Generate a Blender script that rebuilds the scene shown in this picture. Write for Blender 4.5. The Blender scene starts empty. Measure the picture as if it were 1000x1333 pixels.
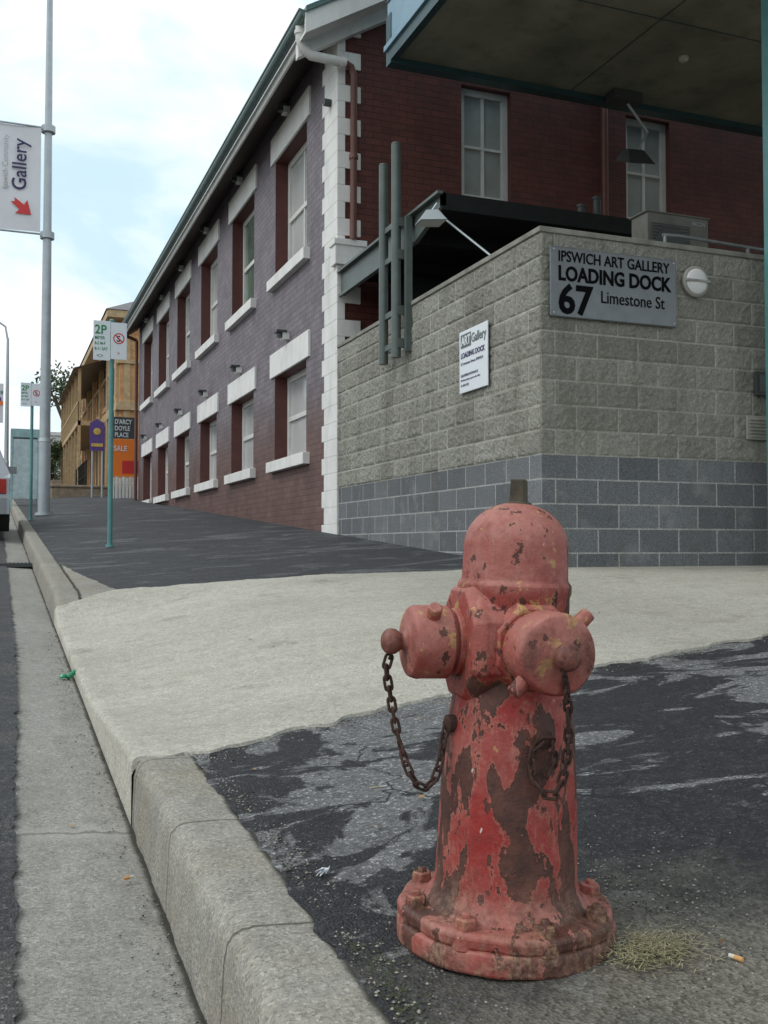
import bpy, bmesh, math, random
from mathutils import Vector, Matrix, noise
random.seed(7)
SC=bpy.context.scene
col=SC.collection
rad=math.radians

# ---------------------------------------------------------------- node helpers
def newmat(name):
    m=bpy.data.materials.new(name); m.use_nodes=True
    nt=m.node_tree; b=nt.nodes['Principled BSDF']
    return m,nt,b
def L(nt,a,b): nt.links.new(a,b)
def c4(c): return (c[0],c[1],c[2],1.0)
def coord(nt): return nt.nodes.new('ShaderNodeTexCoord').outputs['Object']
def mapping(nt,v,scale=(1,1,1),loc=(0,0,0)):
    n=nt.nodes.new('ShaderNodeMapping'); L(nt,v,n.inputs['Vector'])
    n.inputs['Scale'].default_value=scale; n.inputs['Location'].default_value=loc
    return n.outputs['Vector']
def nz(nt,v,scale,detail=4,rough=.55,dist=0):
    n=nt.nodes.new('ShaderNodeTexNoise'); L(nt,v,n.inputs['Vector'])
    n.inputs['Scale'].default_value=scale; n.inputs['Detail'].default_value=detail
    n.inputs['Roughness'].default_value=rough; n.inputs['Distortion'].default_value=dist
    return n.outputs['Fac']
def vor(nt,v,scale,feature='F1',out='Distance'):
    n=nt.nodes.new('ShaderNodeTexVoronoi'); n.feature=feature; L(nt,v,n.inputs['Vector'])
    n.inputs['Scale'].default_value=scale
    return n.outputs[out]
def ramp(nt,f,stops):
    n=nt.nodes.new('ShaderNodeValToRGB'); L(nt,f,n.inputs['Fac'])
    e=n.color_ramp.elements
    while len(e)<len(stops): e.new(.5)
    for i,(p,c) in enumerate(stops):
        e[i].position=p
        e[i].color=c4(c) if isinstance(c,(tuple,list)) else (c,c,c,1)
    return n.outputs['Color']
def mix(nt,f,a,b,mode='MIX'):
    n=nt.nodes.new('ShaderNodeMix'); n.data_type='RGBA'; n.blend_type=mode
    for k,x in ((0,f),(6,a),(7,b)):
        if isinstance(x,(tuple,list)): n.inputs[k].default_value=c4(x)
        elif isinstance(x,(int,float)): n.inputs[k].default_value=x if k==0 else (x,x,x,1)
        else: L(nt,x,n.inputs[k])
    return n.outputs[2]
def math_(nt,op,a,b=0.0,c=0.0,clamp=False):
    n=nt.nodes.new('ShaderNodeMath'); n.operation=op; n.use_clamp=clamp
    for i,x in enumerate((a,b,c)):
        if isinstance(x,(int,float)): n.inputs[i].default_value=x
        else: L(nt,x,n.inputs[i])
    return n.outputs[0]
def sep(nt,v):
    n=nt.nodes.new('ShaderNodeSeparateXYZ'); L(nt,v,n.inputs[0]); return n.outputs
def comb(nt,x,y,z):
    n=nt.nodes.new('ShaderNodeCombineXYZ')
    for i,q in enumerate((x,y,z)):
        if isinstance(q,(int,float)): n.inputs[i].default_value=q
        else: L(nt,q,n.inputs[i])
    return n.outputs[0]
def bump(nt,b,h,strength=.5,dist=.01,prev=None):
    n=nt.nodes.new('ShaderNodeBump'); L(nt,h,n.inputs['Height'])
    n.inputs['Strength'].default_value=strength; n.inputs['Distance'].default_value=dist
    if prev is not None: L(nt,prev,n.inputs['Normal'])
    L(nt,n.outputs['Normal'],b.inputs['Normal']); return n.outputs['Normal']
def wallco(nt):
    g=nt.nodes.new('ShaderNodeNewGeometry')
    s=sep(nt,g.outputs['True Normal']); p=sep(nt,g.outputs['Position'])
    k=math_(nt,'GREATER_THAN',math_(nt,'ABSOLUTE',s[0]),math_(nt,'ABSOLUTE',s[1]))
    a=math_(nt,'MULTIPLY',p[1],k); c=math_(nt,'MULTIPLY',p[0],math_(nt,'SUBTRACT',1.0,k))
    return comb(nt,math_(nt,'ADD',a,c),math_(nt,'ADD',p[2],.06),0.0), p
def brick(nt,v,w,h,ms,c1,c2,cm,smooth=.1):
    n=nt.nodes.new('ShaderNodeTexBrick'); L(nt,v,n.inputs['Vector'])
    n.inputs['Scale'].default_value=1; n.inputs['Brick Width'].default_value=w
    n.inputs['Row Height'].default_value=h; n.inputs['Mortar Size'].default_value=ms
    n.inputs['Mortar Smooth'].default_value=smooth
    n.inputs['Color1'].default_value=c4(c1); n.inputs['Color2'].default_value=c4(c2); n.inputs['Mortar'].default_value=c4(cm)
    return n.outputs['Color'],n.outputs['Fac']

def simple(name,c,rough=.6,metal=0,var=.25,scale=6,bs=.15,grime=0,spec=.5):
    m,nt,b=newmat(name); v=coord(nt)
    n=nz(nt,v,scale,4,.6)
    d=tuple(x*(1-var) for x in c); u=tuple(min(1,x*(1+var*.6)) for x in c)
    cc=ramp(nt,n,[(.3,d),(.7,u)])
    if grime:
        g=nz(nt,mapping(nt,v,(1,1,.25)),3,6,.7)
        cc=mix(nt,ramp(nt,g,[(.5,0.0),(.72,grime)]),cc,(.08,.07,.055))
    L(nt,cc,b.inputs['Base Color']); b.inputs['Roughness'].default_value=rough; b.inputs['Metallic'].default_value=metal
    b.inputs['Specular IOR Level'].default_value=spec
    if bs: bump(nt,b,nz(nt,v,scale*12,3,.6),bs,.004)
    return m

# ---------------------------------------------------------------- materials
def m_asphalt(name,dark,light,thr,patchscale=1.5,dirt=None,stretch=(1,1,1),soft=.02,speck=(.5,.9,1.25,2.8),cracks=True,blots=False):
    m,nt,b=newmat(name); v=coord(nt)
    pn=nz(nt,mapping(nt,v,stretch),patchscale,9,.66,.9)
    k=ramp(nt,pn,[(thr-soft,0.0),(thr+soft,1.0)])
    k2=nz(nt,v,11,6,.7)
    lt=mix(nt,ramp(nt,k2,[(.3,0.0),(.7,.6)]),light,tuple(x*.62 for x in light))
    base=mix(nt,k,dark,lt)
    if blots:
        bl=nz(nt,mapping(nt,v,(.8,1.3,1),(7,3,0)),4.2,7,.62,.5)
        base=mix(nt,ramp(nt,bl,[(.60,0.0),(.625,.85)]),base,dark)
        base=mix(nt,ramp(nt,bl,[(.34,.55),(.365,0.0)]),base,lt)
    base=mix(nt,ramp(nt,k2,[(.5,0.0),(.8,.5)]),base,tuple(x*2.2+.01 for x in dark))
    vc=vor(nt,v,150,'F1','Color'); sp=sep(nt,vc)
    agg=ramp(nt,sp[0],[(.0,speck[0]),(.55,speck[1]),(.86,speck[2]),(1.0,speck[3])])
    base=mix(nt,.85,base,agg,'MULTIPLY')
    if cracks:
        wv=nt.nodes.new('ShaderNodeVectorMath'); wv.operation='ADD'
        nn=nt.nodes.new('ShaderNodeTexNoise'); L(nt,v,nn.inputs['Vector']); nn.inputs['Scale'].default_value=5; nn.inputs['Detail'].default_value=6
        sc=nt.nodes.new('ShaderNodeVectorMath'); sc.operation='SCALE'; L(nt,nn.outputs['Color'],sc.inputs[0]); sc.inputs['Scale'].default_value=.4
        L(nt,v,wv.inputs[0]); L(nt,sc.outputs[0],wv.inputs[1])
        ed=vor(nt,wv.outputs[0],1.15,'DISTANCE_TO_EDGE')
        msk=ramp(nt,nz(nt,v,1.3,2),[(.50,0.0),(.58,1.0)])
        cr=math_(nt,'MULTIPLY',ramp(nt,ed,[(.003,1.0),(.009,0.0)]),msk)
        base=mix(nt,cr,base,(.012,.012,.012))
    if dirt:
        cx,cy,r0,r1=dirt
        p=sep(nt,v)
        dx=math_(nt,'SUBTRACT',p[0],cx); dy=math_(nt,'SUBTRACT',p[1],cy)
        dd=math_(nt,'SQRT',math_(nt,'ADD',math_(nt,'MULTIPLY',dx,dx),math_(nt,'MULTIPLY',dy,dy)))
        dd=math_(nt,'ADD',dd,math_(nt,'MULTIPLY',math_(nt,'SUBTRACT',nz(nt,v,6,8,.7),.5),.9))
        dm=math_(nt,'SUBTRACT',1.0,math_(nt,'DIVIDE',math_(nt,'SUBTRACT',dd,r0),r1-r0,clamp=True))
        dcol=mix(nt,sp[1],(.10,.09,.07),(.27,.25,.205))
        base=mix(nt,math_(nt,'MULTIPLY',dm,.8),base,dcol)
    L(nt,base,b.inputs['Base Color'])
    L(nt,ramp(nt,pn,[(.3,.6),(.7,.88)]),b.inputs['Roughness'])
    b.inputs['Specular IOR Level'].default_value=.35
    n1=bump(nt,b,vor(nt,v,150),.75,.005)
    bump(nt,b,k2,.6,.014,n1)
    return m
A_near=m_asphalt('asphalt_footpath_worn',(.024,.024,.027),(.175,.175,.175),.525,1.7,dirt=(1.10,1.28,.16,.60),stretch=(.8,1.5,1),soft=.012,blots=True)
A_far=m_asphalt('asphalt_footpath_dark',(.036,.037,.041),(.115,.117,.12),.56,1.6,stretch=(.6,1.3,1),soft=.03,cracks=False)
A_road=m_asphalt('asphalt_road',(.045,.045,.047),(.085,.083,.08),.55,1.2,cracks=False)

def m_conc(name,base,dark,spec=.5,aggscale=140,joint=None,crack=None,edge=None,smear=(1,1,1),stain=.5,tan=None,agg=(.42,.85,1.08,1.7),drip=False,bs=.5):
    m,nt,b=newmat(name); v=coord(nt); p=sep(nt,v)
    n1=nz(nt,mapping(nt,v,smear),1.3,8,.62); n2=nz(nt,v,14,6,.7)
    c=mix(nt,ramp(nt,n1,[(.35,0.0),(.68,stain)]),base,dark)
    c=mix(nt,ramp(nt,n2,[(.42,0.0),(.7,.45)]),c,tuple(x*.72 for x in dark))
    if tan: c=mix(nt,ramp(nt,nz(nt,v,3.1,7,.6),[(.45,0.0),(.65,.55)]),c,tan)
    vc=sep(nt,vor(nt,v,aggscale,'F1','Color'))
    c=mix(nt,spec,c,ramp(nt,vc[0],[(0,agg[0]),(.3,agg[1]),(.8,agg[2]),(1,agg[3])]),'MULTIPLY')
    if drip:
        dk=nz(nt,mapping(nt,v,(1,1,1),(3,8,0)),2.4,8,.7)
        c=mix(nt,ramp(nt,dk,[(.58,0.0),(.68,.42)]),c,(.15,.14,.115))
        f=math_(nt,'ABSOLUTE',math_(nt,'SUBTRACT',math_(nt,'ADD',p[0],math_(nt,'MULTIPLY',n1,.8)),3.6))
        c=mix(nt,ramp(nt,f,[(.3,.3),(1.2,0.0)]),c,(.2,.19,.16))
        sp_=nz(nt,v,38,3,.5); c=mix(nt,ramp(nt,sp_,[(.70,0.0),(.73,.6)]),c,(.07,.065,.055))
    h=vor(nt,v,aggscale)
    wob=math_(nt,'MULTIPLY',math_(nt,'SUBTRACT',nz(nt,v,7,5,.6),.5),.09)
    if joint:
        y0,sp=joint
        f=math_(nt,'FRACT',math_(nt,'DIVIDE',math_(nt,'SUBTRACT',math_(nt,'ADD',p[1],math_(nt,'MULTIPLY',wob,.15)),y0),sp))
        f=math_(nt,'MINIMUM',f,math_(nt,'SUBTRACT',1.0,f))
        c=mix(nt,ramp(nt,f,[(.003,.8),(.010,0.0)]),c,(.05,.046,.036))
    if crack:
        for cy in crack:
            f=math_(nt,'ABSOLUTE',math_(nt,'SUBTRACT',math_(nt,'ADD',p[1],math_(nt,'MULTIPLY',wob,1.6)),cy))
            c=mix(nt,ramp(nt,f,[(.004,.95),(.011,0.0)]),c,(.02,.018,.016))
            c=mix(nt,ramp(nt,f,[(.012,.4),(.09,0.0)]),c,tuple(x*1.25 for x in base))
    if edge:
        for ex,w in edge:
            f=math_(nt,'ABSOLUTE',math_(nt,'SUBTRACT',math_(nt,'ADD',p[0],math_(nt,'MULTIPLY',wob,.3)),ex))
            c=mix(nt,ramp(nt,f,[(w*.3,.92),(w,0.0)]),c,(.03,.028,.022))
    L(nt,c,b.inputs['Base Color']); b.inputs['Roughness'].default_value=.9
    b.inputs['Specular IOR Level'].default_value=.3
    a=bump(nt,b,h,bs,.004); bump(nt,b,n2,.6,.01,a)
    return m
KX=.384
C_drive=m_conc('driveway_concrete',(.50,.475,.41),(.36,.34,.285),.45,130,smear=(.6,1.4,1),stain=.65,drip=True)
C_kerb=m_conc('kerb_concrete',(.33,.315,.275),(.22,.208,.178),.55,190,joint=(1.81,.62),stain=.7,tan=(.27,.235,.175),edge=[(KX+.185,.016)],agg=(.35,.82,1.08,1.7),bs=.3)
C_gutter=m_conc('gutter_concrete',(.33,.318,.288),(.215,.205,.182),.6,190,crack=[3.02,.6],edge=[(KX-.001,.020)],smear=(2.5,.5,1),agg=(.4,.84,1.08,1.6),stain=.75,bs=.3)
C_ground=m_conc('ground_dirt',(.2,.19,.15),(.12,.12,.08),.3,3)

def m_block():
    m,nt,b=newmat('concrete_block_wall'); w,p=wallco(nt); v=coord(nt)
    up,f1=brick(nt,w,.4,.2,.008,(.35,.345,.30),(.255,.25,.215),(.46,.45,.395),.25)
    lo,f2=brick(nt,w,.4,.2,.007,(.135,.143,.152),(.20,.21,.22),(.42,.42,.40),.15)
    n=nz(nt,v,42,8,.8); up=mix(nt,.9,up,ramp(nt,n,[(.25,.4),(.5,.95),(.75,1.35)]),'MULTIPLY')
    sp=sep(nt,vor(nt,v,220,'F1','Color')); lo=mix(nt,.8,lo,ramp(nt,sp[0],[(0,.45),(.6,1.0),(1,1.6)]),'MULTIPLY')
    up=mix(nt,.6,up,ramp(nt,sp[1],[(0,.5),(.6,1.0),(1,1.4)]),'MULTIPLY')
    k=math_(nt,'LESS_THAN',p[2],.74)
    c=mix(nt,k,up,lo)
    st=nz(nt,mapping(nt,v,(3,3,.5)),1.2,7,.65)
    c=mix(nt,ramp(nt,st,[(.50,0.0),(.72,.5)]),c,(.12,.115,.09))
    # pale efflorescence blooms on the lower courses
    ef=nz(nt,mapping(nt,v,(1,1,1),(2,2,2)),3.2,6,.6)
    c=mix(nt,math_(nt,'MULTIPLY',ramp(nt,ef,[(.56,0.0),(.72,.4)]),k),c,(.38,.38,.36))
    L(nt,c,b.inputs['Base Color']); b.inputs['Roughness'].default_value=.92; b.inputs['Specular IOR Level'].default_value=.25
    a=bump(nt,b,n,.9,.014); bump(nt,b,math_(nt,'MULTIPLY',math_(nt,'MULTIPLY',f2,k),-1.0),.6,.005,a)
    return m
M_block=m_block()

def m_brick(name,c1,c2,cm,lower=None):
    m,nt,b=newmat(name); w,p=wallco(nt); v=coord(nt)
    c,f=brick(nt,w,.24,.086,.006,c1,c2,cm,.3)
    if lower:
        c_,_=brick(nt,w,.24,.086,.006,lower[0],lower[1],lower[2],.3)
        h=math_(nt,'ADD',math_(nt,'SUBTRACT',p[2],math_(nt,'MULTIPLY',p[1],.03)),math_(nt,'MULTIPLY',nz(nt,v,1.5,6,.6),.8))
        k=ramp(nt,math_(nt,'DIVIDE',h,4.0),[(.36,0.0),(.60,1.0)])
        c=mix(nt,k,c_,c)
    n=nz(nt,v,2.3,7,.65)
    c=mix(nt,1.0,c,ramp(nt,n,[(.3,.70),(.7,1.22)]),'MULTIPLY')
    n3=nz(nt,v,45,3,.6); c=mix(nt,.7,c,ramp(nt,n3,[(.3,.75),(.7,1.2)]),'MULTIPLY')
    L(nt,c,b.inputs['Base Color']); b.inputs['Roughness'].default_value=.6
    a=bump(nt,b,math_(nt,'MULTIPLY',f,-1.0),.9,.012); bump(nt,b,n3,.4,.006,a)
    return m
M_purple=m_brick('painted_brick_mauve',(.155,.128,.148),(.195,.165,.185),(.115,.095,.112),((.125,.066,.056),(.155,.084,.070),(.088,.046,.040)))
M_red=m_brick('painted_brick_dark_red',(.095,.024,.017),(.125,.032,.022),(.05,.013,.010))
M_orange=m_brick('brick_orange',(.60,.29,.11),(.68,.36,.15),(.55,.36,.2))
M_white=simple('white_paint_masonry',(.76,.75,.72),.6,0,.1,3,.3,grime=.22)
M_frame=simple('white_window_timber',(.68,.68,.65),.45,0,.1,5,0)
M_jamb=simple('maroon_jamb',(.10,.032,.026),.6,0,.2)
M_pane=simple('window_pane_blind',(.36,.38,.36),.1,0,.25,1.5,0)
M_paneg=simple('window_pane_green',(.14,.20,.16),.06,0,.4,2,0)
M_panel=simple('window_pane_white',(.50,.51,.50),.15,0,.12,2,0)
M_gut=simple('gutter_green_steel',(.09,.15,.14),.4,.0,.2)
M_roof=simple('roof_iron',(.16,.15,.15),.5,.3,.3)
M_soff=simple('soffit_dark_timber',(.055,.04,.033),.7,0,.2)
M_pipeb=simple('downpipe_brown',(.13,.05,.035),.45,0,.2)
M_steel=simple('green_grey_steel',(.10,.125,.115),.45,.2,.2,5,.1,grime=.4)
M_dark=simple('black_steel_soffit',(.012,.014,.014),.6,0,.3,spec=.2)
M_teal=simple('teal_painted_steel',(.09,.25,.24),.35,0,.15)
M_blue=simple('pale_blue_cladding',(.20,.33,.42),.4,0,.1)
M_tealD=simple('dark_teal_trim',(.03,.07,.08),.4,0,.15)
M_sofc=simple('concrete_soffit',(.27,.26,.20),.85,0,.3,1.2,.3,grime=.5)
M_galv=simple('galvanised_steel',(.40,.44,.46),.4,.4,.12,4,.05)
M_sign=simple('brushed_sign_metal',(.165,.18,.19),.36,.4,.15,8,0)
M_blk=simple('black_lettering',(.006,.006,.007),.9,0,.1,bs=0,spec=.05)
M_grn=simple('green_lettering',(.02,.22,.08),.5,0,.1,bs=0)
M_redp=simple('red_lettering',(.6,.03,.03),.5,0,.1,bs=0)
M_wsign=simple('white_sign_face',(.70,.74,.77),.35,0,.05,3,0)
M_ban=simple('banner_fabric',(.72,.72,.75),.8,0,.06,2,.1)
M_greyl=simple('grey_lettering',(.42,.42,.43),.6,0,.1,bs=0)
M_navy=simple('navy_lettering',(.06,.05,.12),.7,0,.1,bs=0,spec=.2)
M_or=simple('orange_sign',(.85,.20,.02),.5,0,.06,bs=0)
M_pur=simple('purple_sign',(.10,.05,.22),.5,0,.1,bs=0)
M_gs=simple('charcoal_sign',(.05,.055,.055),.5,0,.1)
M_cream=simple('cream_plastic',(.52,.51,.46),.4,0,.08,bs=0)
M_lens=simple('opal_lens',(.70,.70,.69),.3,0,.04,bs=0)
M_stone=simple('sandstone',(.26,.2,.14),.9,0,.4,5,.8)

def m_hyd():
    m,nt,b=newmat('hydrant_weathered_red_paint'); v=coord(nt); p=sep(nt,v)
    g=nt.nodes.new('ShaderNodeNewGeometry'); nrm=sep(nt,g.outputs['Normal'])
    fine=nz(nt,v,75,5,.7); mid=nz(nt,v,18,7,.68)
    rr=math_(nt,'SQRT',math_(nt,'ADD',math_(nt,'MULTIPLY',p[0],p[0]),math_(nt,'MULTIPLY',p[1],p[1])))
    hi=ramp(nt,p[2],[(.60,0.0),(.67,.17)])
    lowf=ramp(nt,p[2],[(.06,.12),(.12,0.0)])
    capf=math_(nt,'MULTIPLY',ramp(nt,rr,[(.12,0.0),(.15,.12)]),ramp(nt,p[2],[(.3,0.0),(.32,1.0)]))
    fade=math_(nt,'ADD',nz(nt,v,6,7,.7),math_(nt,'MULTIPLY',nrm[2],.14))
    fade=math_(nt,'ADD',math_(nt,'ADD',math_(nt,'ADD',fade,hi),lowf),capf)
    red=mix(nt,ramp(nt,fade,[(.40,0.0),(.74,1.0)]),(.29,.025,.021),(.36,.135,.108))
    red=mix(nt,ramp(nt,mid,[(.52,0.0),(.68,.6)]),red,(.17,.032,.026))
    sc=nz(nt,mapping(nt,v,(1,1,.22)),55,5,.72)
    red=mix(nt,ramp(nt,sc,[(.57,0.0),(.68,.40)]),red,(.45,.23,.18))
    pm=mapping(nt,v,(1,1,.42),(.37,.15,.21))
    pn=math_(nt,'ADD',nz(nt,pm,9.5,8,.62,.35),math_(nt,'MULTIPLY',math_(nt,'SUBTRACT',fine,.5),.07))
    pn=math_(nt,'SUBTRACT',pn,math_(nt,'MULTIPLY',hi,.62))
    pn=math_(nt,'SUBTRACT',pn,math_(nt,'MULTIPLY',capf,.35))
    k=ramp(nt,pn,[(.527,0.0),(.535,1.0)])
    ch=nz(nt,mapping(nt,v,(1,1,.7),(4,4,4)),34,5,.6)
    k=math_(nt,'MAXIMUM',k,ramp(nt,ch,[(.625,0.0),(.635,1.0)]))
    rim=math_(nt,'SUBTRACT',ramp(nt,pn,[(.508,0.0),(.526,1.0)]),k,clamp=True)
    brown=mix(nt,ramp(nt,nz(nt,v,24,7,.7),[(.35,0.0),(.65,1.0)]),(.048,.023,.018),(.13,.048,.034))
    c=mix(nt,math_(nt,'MULTIPLY',rim,.45),red,(.42,.21,.15))
    c=mix(nt,k,c,brown)
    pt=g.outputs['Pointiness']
    e=math_(nt,'MULTIPLY',ramp(nt,pt,[(.53,0.0),(.58,1.0)]),ramp(nt,nz(nt,v,30,5,.6),[(.50,0.0),(.58,1.0)]))
    c=mix(nt,math_(nt,'MULTIPLY',e,.75),c,mix(nt,ramp(nt,fine,[(.4,0.0),(.6,1.0)]),(.13,.05,.03),(.45,.28,.14)))
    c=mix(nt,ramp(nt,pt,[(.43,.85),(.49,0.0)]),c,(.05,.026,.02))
    zz=math_(nt,'ABSOLUTE',math_(nt,'SUBTRACT',p[2],.59))
    oc=ramp(nt,math_(nt,'SUBTRACT',nz(nt,mapping(nt,v,(1,1,1),(5,2,1)),22,6,.65),math_(nt,'MULTIPLY',zz,.4)),[(.565,0.0),(.585,.85)])
    c=mix(nt,oc,c,(.42,.25,.10))
    c=mix(nt,ramp(nt,nz(nt,mapping(nt,v,(1,1,.6),(9,1,3)),60,3,.5),[(.735,0.0),(.75,.9)]),c,(.6,.55,.5))
    lr=math_(nt,'MULTIPLY',ramp(nt,p[2],[(.03,1.0),(.16,.0)]),ramp(nt,mid,[(.42,0.05),(.60,.9)]))
    c=mix(nt,lr,c,mix(nt,ramp(nt,fine,[(.4,0.0),(.6,1.0)]),(.10,.045,.032),(.29,.17,.115)))
    kn=math_(nt,'MULTIPLY',ramp(nt,rr,[(.2085,0.0),(.214,1.0)]),ramp(nt,mid,[(.3,.6),(.55,1.0)]))
    c=mix(nt,kn,c,mix(nt,ramp(nt,fine,[(.35,0.0),(.65,1.0)]),(.07,.028,.022),(.20,.07,.05)))
    c=mix(nt,.55,c,ramp(nt,fine,[(.3,.74),(.7,1.24)]),'MULTIPLY')
    L(nt,c,b.inputs['Base Color'])
    L(nt,ramp(nt,mid,[(.3,.42),(.7,.72)]),b.inputs['Roughness'])
    b.inputs['Specular IOR Level'].default_value=.4
    a=bump(nt,b,math_(nt,'MULTIPLY',k,-1.0),.9,.003)
    a=bump(nt,b,mid,.6,.007,a)
    bump(nt,b,nz(nt,v,160,3,.65),.4,.002,a)
    return m
M_hyd=m_hyd()
M_rust=simple('rusty_iron_chain',(.075,.036,.026),.85,.1,.5,60,.8)
M_nut=simple('bare_dark_nut',(.09,.075,.052),.65,.4,.4,40,.5)

# ---------------------------------------------------------------- mesh builder
class MB:
    def __init__(s): s.v=[];s.f=[];s.m=[]
    def add(s,vs,fs,mi=0):
        o=len(s.v); s.v+= [tuple(q) for q in vs]
        for f in fs: s.f.append([i+o for i in f]); s.m.append(mi)
    def box(s,x0,x1,y0,y1,z0,z1,mi=0):
        s.add([(x0,y0,z0),(x1,y0,z0),(x1,y1,z0),(x0,y1,z0),(x0,y0,z1),(x1,y0,z1),(x1,y1,z1),(x0,y1,z1)],
              [(0,3,2,1),(4,5,6,7),(0,1,5,4),(1,2,6,5),(2,3,7,6),(3,0,4,7)],mi)
    def quad(s,a,b,c,d,mi=0): s.add([a,b,c,d],[(0,1,2,3)],mi)
    def cyl(s,p0,p1,r0,r1=None,seg=16,mi=0,rot=0,caps=True):
        p0=Vector(p0);p1=Vector(p1); r1=r0 if r1 is None else r1
        ax=(p1-p0).normalized(); t=Vector((0,0,1)) if abs(ax.z)<.9 else Vector((1,0,0))
        u=ax.cross(t).normalized(); w=ax.cross(u)
        vs=[]
        for p,r in ((p0,r0),(p1,r1)):
            for i in range(seg):
                a=2*math.pi*i/seg+rot; vs.append(p+u*math.cos(a)*r+w*math.sin(a)*r)
        fs=[(i,(i+1)%seg,seg+(i+1)%seg,seg+i) for i in range(seg)]
        if caps: fs+=[tuple(range(seg))[::-1],tuple(range(seg,2*seg))]
        s.add(vs,fs,mi)
    def turn(s,p0,ax,prof,seg=48,mi=0,fn=None):
        p0=Vector(p0); ax=Vector(ax).normalized(); t=Vector((0,0,1)) if abs(ax.z)<.9 else Vector((1,0,0))
        u=ax.cross(t).normalized(); w=ax.cross(u); vs=[]
        for r,h in prof:
            for i in range(seg):
                a=2*math.pi*i/seg; rr=r*(fn(a,h) if fn else 1)
                vs.append(p0+ax*h+u*math.cos(a)*rr+w*math.sin(a)*rr)
        n=len(prof); fs=[]
        for j in range(n-1):
            for i in range(seg): fs.append((j*seg+i,j*seg+(i+1)%seg,(j+1)*seg+(i+1)%seg,(j+1)*seg+i))
        fs.append(tuple(range(seg))[::-1]); fs.append(tuple(range((n-1)*seg,n*seg)))
        s.add(vs,fs,mi)
    def tube(s,pts,r,seg=10,mi=0):
        pts=[Vector(p) for p in pts]
        vs=[]; n=len(pts); prev=None
        for k,p in enumerate(pts):
            d=(pts[min(k+1,n-1)]-pts[max(k-1,0)]).normalized()
            if prev is None:
                t=Vector((0,0,1)) if abs(d.z)<.9 else Vector((1,0,0)); u=d.cross(t).normalized()
            else: u=(prev-d*prev.dot(d)).normalized()
            prev=u; w=d.cross(u)
            for i in range(seg):
                a=2*math.pi*i/seg; vs.append(p+u*math.cos(a)*r+w*math.sin(a)*r)
        fs=[]
        for k in range(n-1):
            for i in range(seg): fs.append((k*seg+i,k*seg+(i+1)%seg,(k+1)*seg+(i+1)%seg,(k+1)*seg+i))
        fs+=[tuple(range(seg))[::-1],tuple(range((n-1)*seg,n*seg))]
        s.add(vs,fs,mi)
    def grid(s,fn,us,vs_,mi=0):
        nu=len(us); pts=[fn(u,v) for v in vs_ for u in us]
        fs=[(j*nu+i,j*nu+i+1,(j+1)*nu+i+1,(j+1)*nu+i) for j in range(len(vs_)-1) for i in range(nu-1)]
        s.add(pts,fs,mi)
    def obj(s,name,mats,parent=None,smooth=None,bevel=0,recalc=True):
        me=bpy.data.meshes.new(name); me.from_pydata(s.v,[],s.f)
        for m in mats: me.materials.append(m)
        me.polygons.foreach_set('material_index',s.m)
        if recalc:
            bm=bmesh.new(); bm.from_mesh(me); bmesh.ops.recalc_face_normals(bm,faces=bm.faces[:]); bm.to_mesh(me); bm.free()
        if smooth is not None:
            me.polygons.foreach_set('use_smooth',[True]*len(me.polygons))
            me.set_sharp_from_angle(angle=rad(smooth))
        me.update()
        o=bpy.data.objects.new(name,me); col.objects.link(o)
        if parent: o.parent=parent
        if bevel:
            md=o.modifiers.new('bevel','BEVEL'); md.width=bevel; md.segments=2; md.limit_method='ANGLE'; md.angle_limit=rad(32)
        return o
def empty(name):
    o=bpy.data.objects.new(name,None); col.objects.link(o); return o
def frange(a,b,n): return [a+(b-a)*i/n for i in range(n+1)]
def text(body,name,size,loc,facing,mat,parent,align='LEFT',bold=0,roll=0,sx=1.0,ext=.002):
    cu=bpy.data.curves.new(name,'FONT'); cu.body=body; cu.size=size; cu.align_x=align
    cu.offset=bold; cu.extrude=ext; cu.resolution_u=3
    t=bpy.data.objects.new(name+'_tmp',cu); col.objects.link(t)
    dg=bpy.context.evaluated_depsgraph_get()
    me=bpy.data.meshes.new_from_object(t.evaluated_get(dg)); bpy.data.objects.remove(t)
    me.materials.clear(); me.materials.append(mat)
    o=bpy.data.objects.new(name,me); col.objects.link(o)
    R=Matrix.Rotation(rad(90),4,'X')
    if facing=='-x': R=Matrix.Rotation(rad(-90),4,'Z')@R
    o.parent=parent
    o.matrix_world=Matrix.Translation(loc)@R@Matrix.Rotation(rad(roll),4,'Z')@Matrix.Diagonal((sx,1,1,1))
    return o

# ---------------------------------------------------------------- terrain functions (heights relative to the camera)
S=.065
def sl(y):
    if y<40: return S*max(y,-40)
    t=min((y-40)/8,1); return S*40+S*8*(t-t*t/2)
def cf(x): return .06*min(max(x-.556,0),3.5)
def sst(t): t=min(max(t,0),1); return t*t*(3-2*t)
def nr(y): return .026*(1-sst((y-1.9)/1.6))
def drop(y): return .135*sst((y-2.95)/1.9)*(1-sst((y-7.0)/.8))
def G(x,y): return -.85+sl(y)+cf(x)+nr(y)-drop(y)*(1-sst((x-KX)/1.35))
def pl(x,pts):
    if x<=pts[0][0]: return pts[0][1]
    for (a,b),(c,d) in zip(pts,pts[1:]):
        if x<=c: return b+(d-b)*(x-a)/(c-a)
    return pts[-1][1]
near=[(.36,3.06),(.60,3.11),(1.44,3.40),(3.43,3.79),(8,4.5),(14,5)]
far=[(.36,7.35),(.8,7.70),(2.31,7.66),(3.47,7.25),(4.05,7.03),(14,7.03)]
def nj(a,b,s=.03): return s*noise.fractal(Vector((a*5,b*5,3.3)),.7,2,5)

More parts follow.
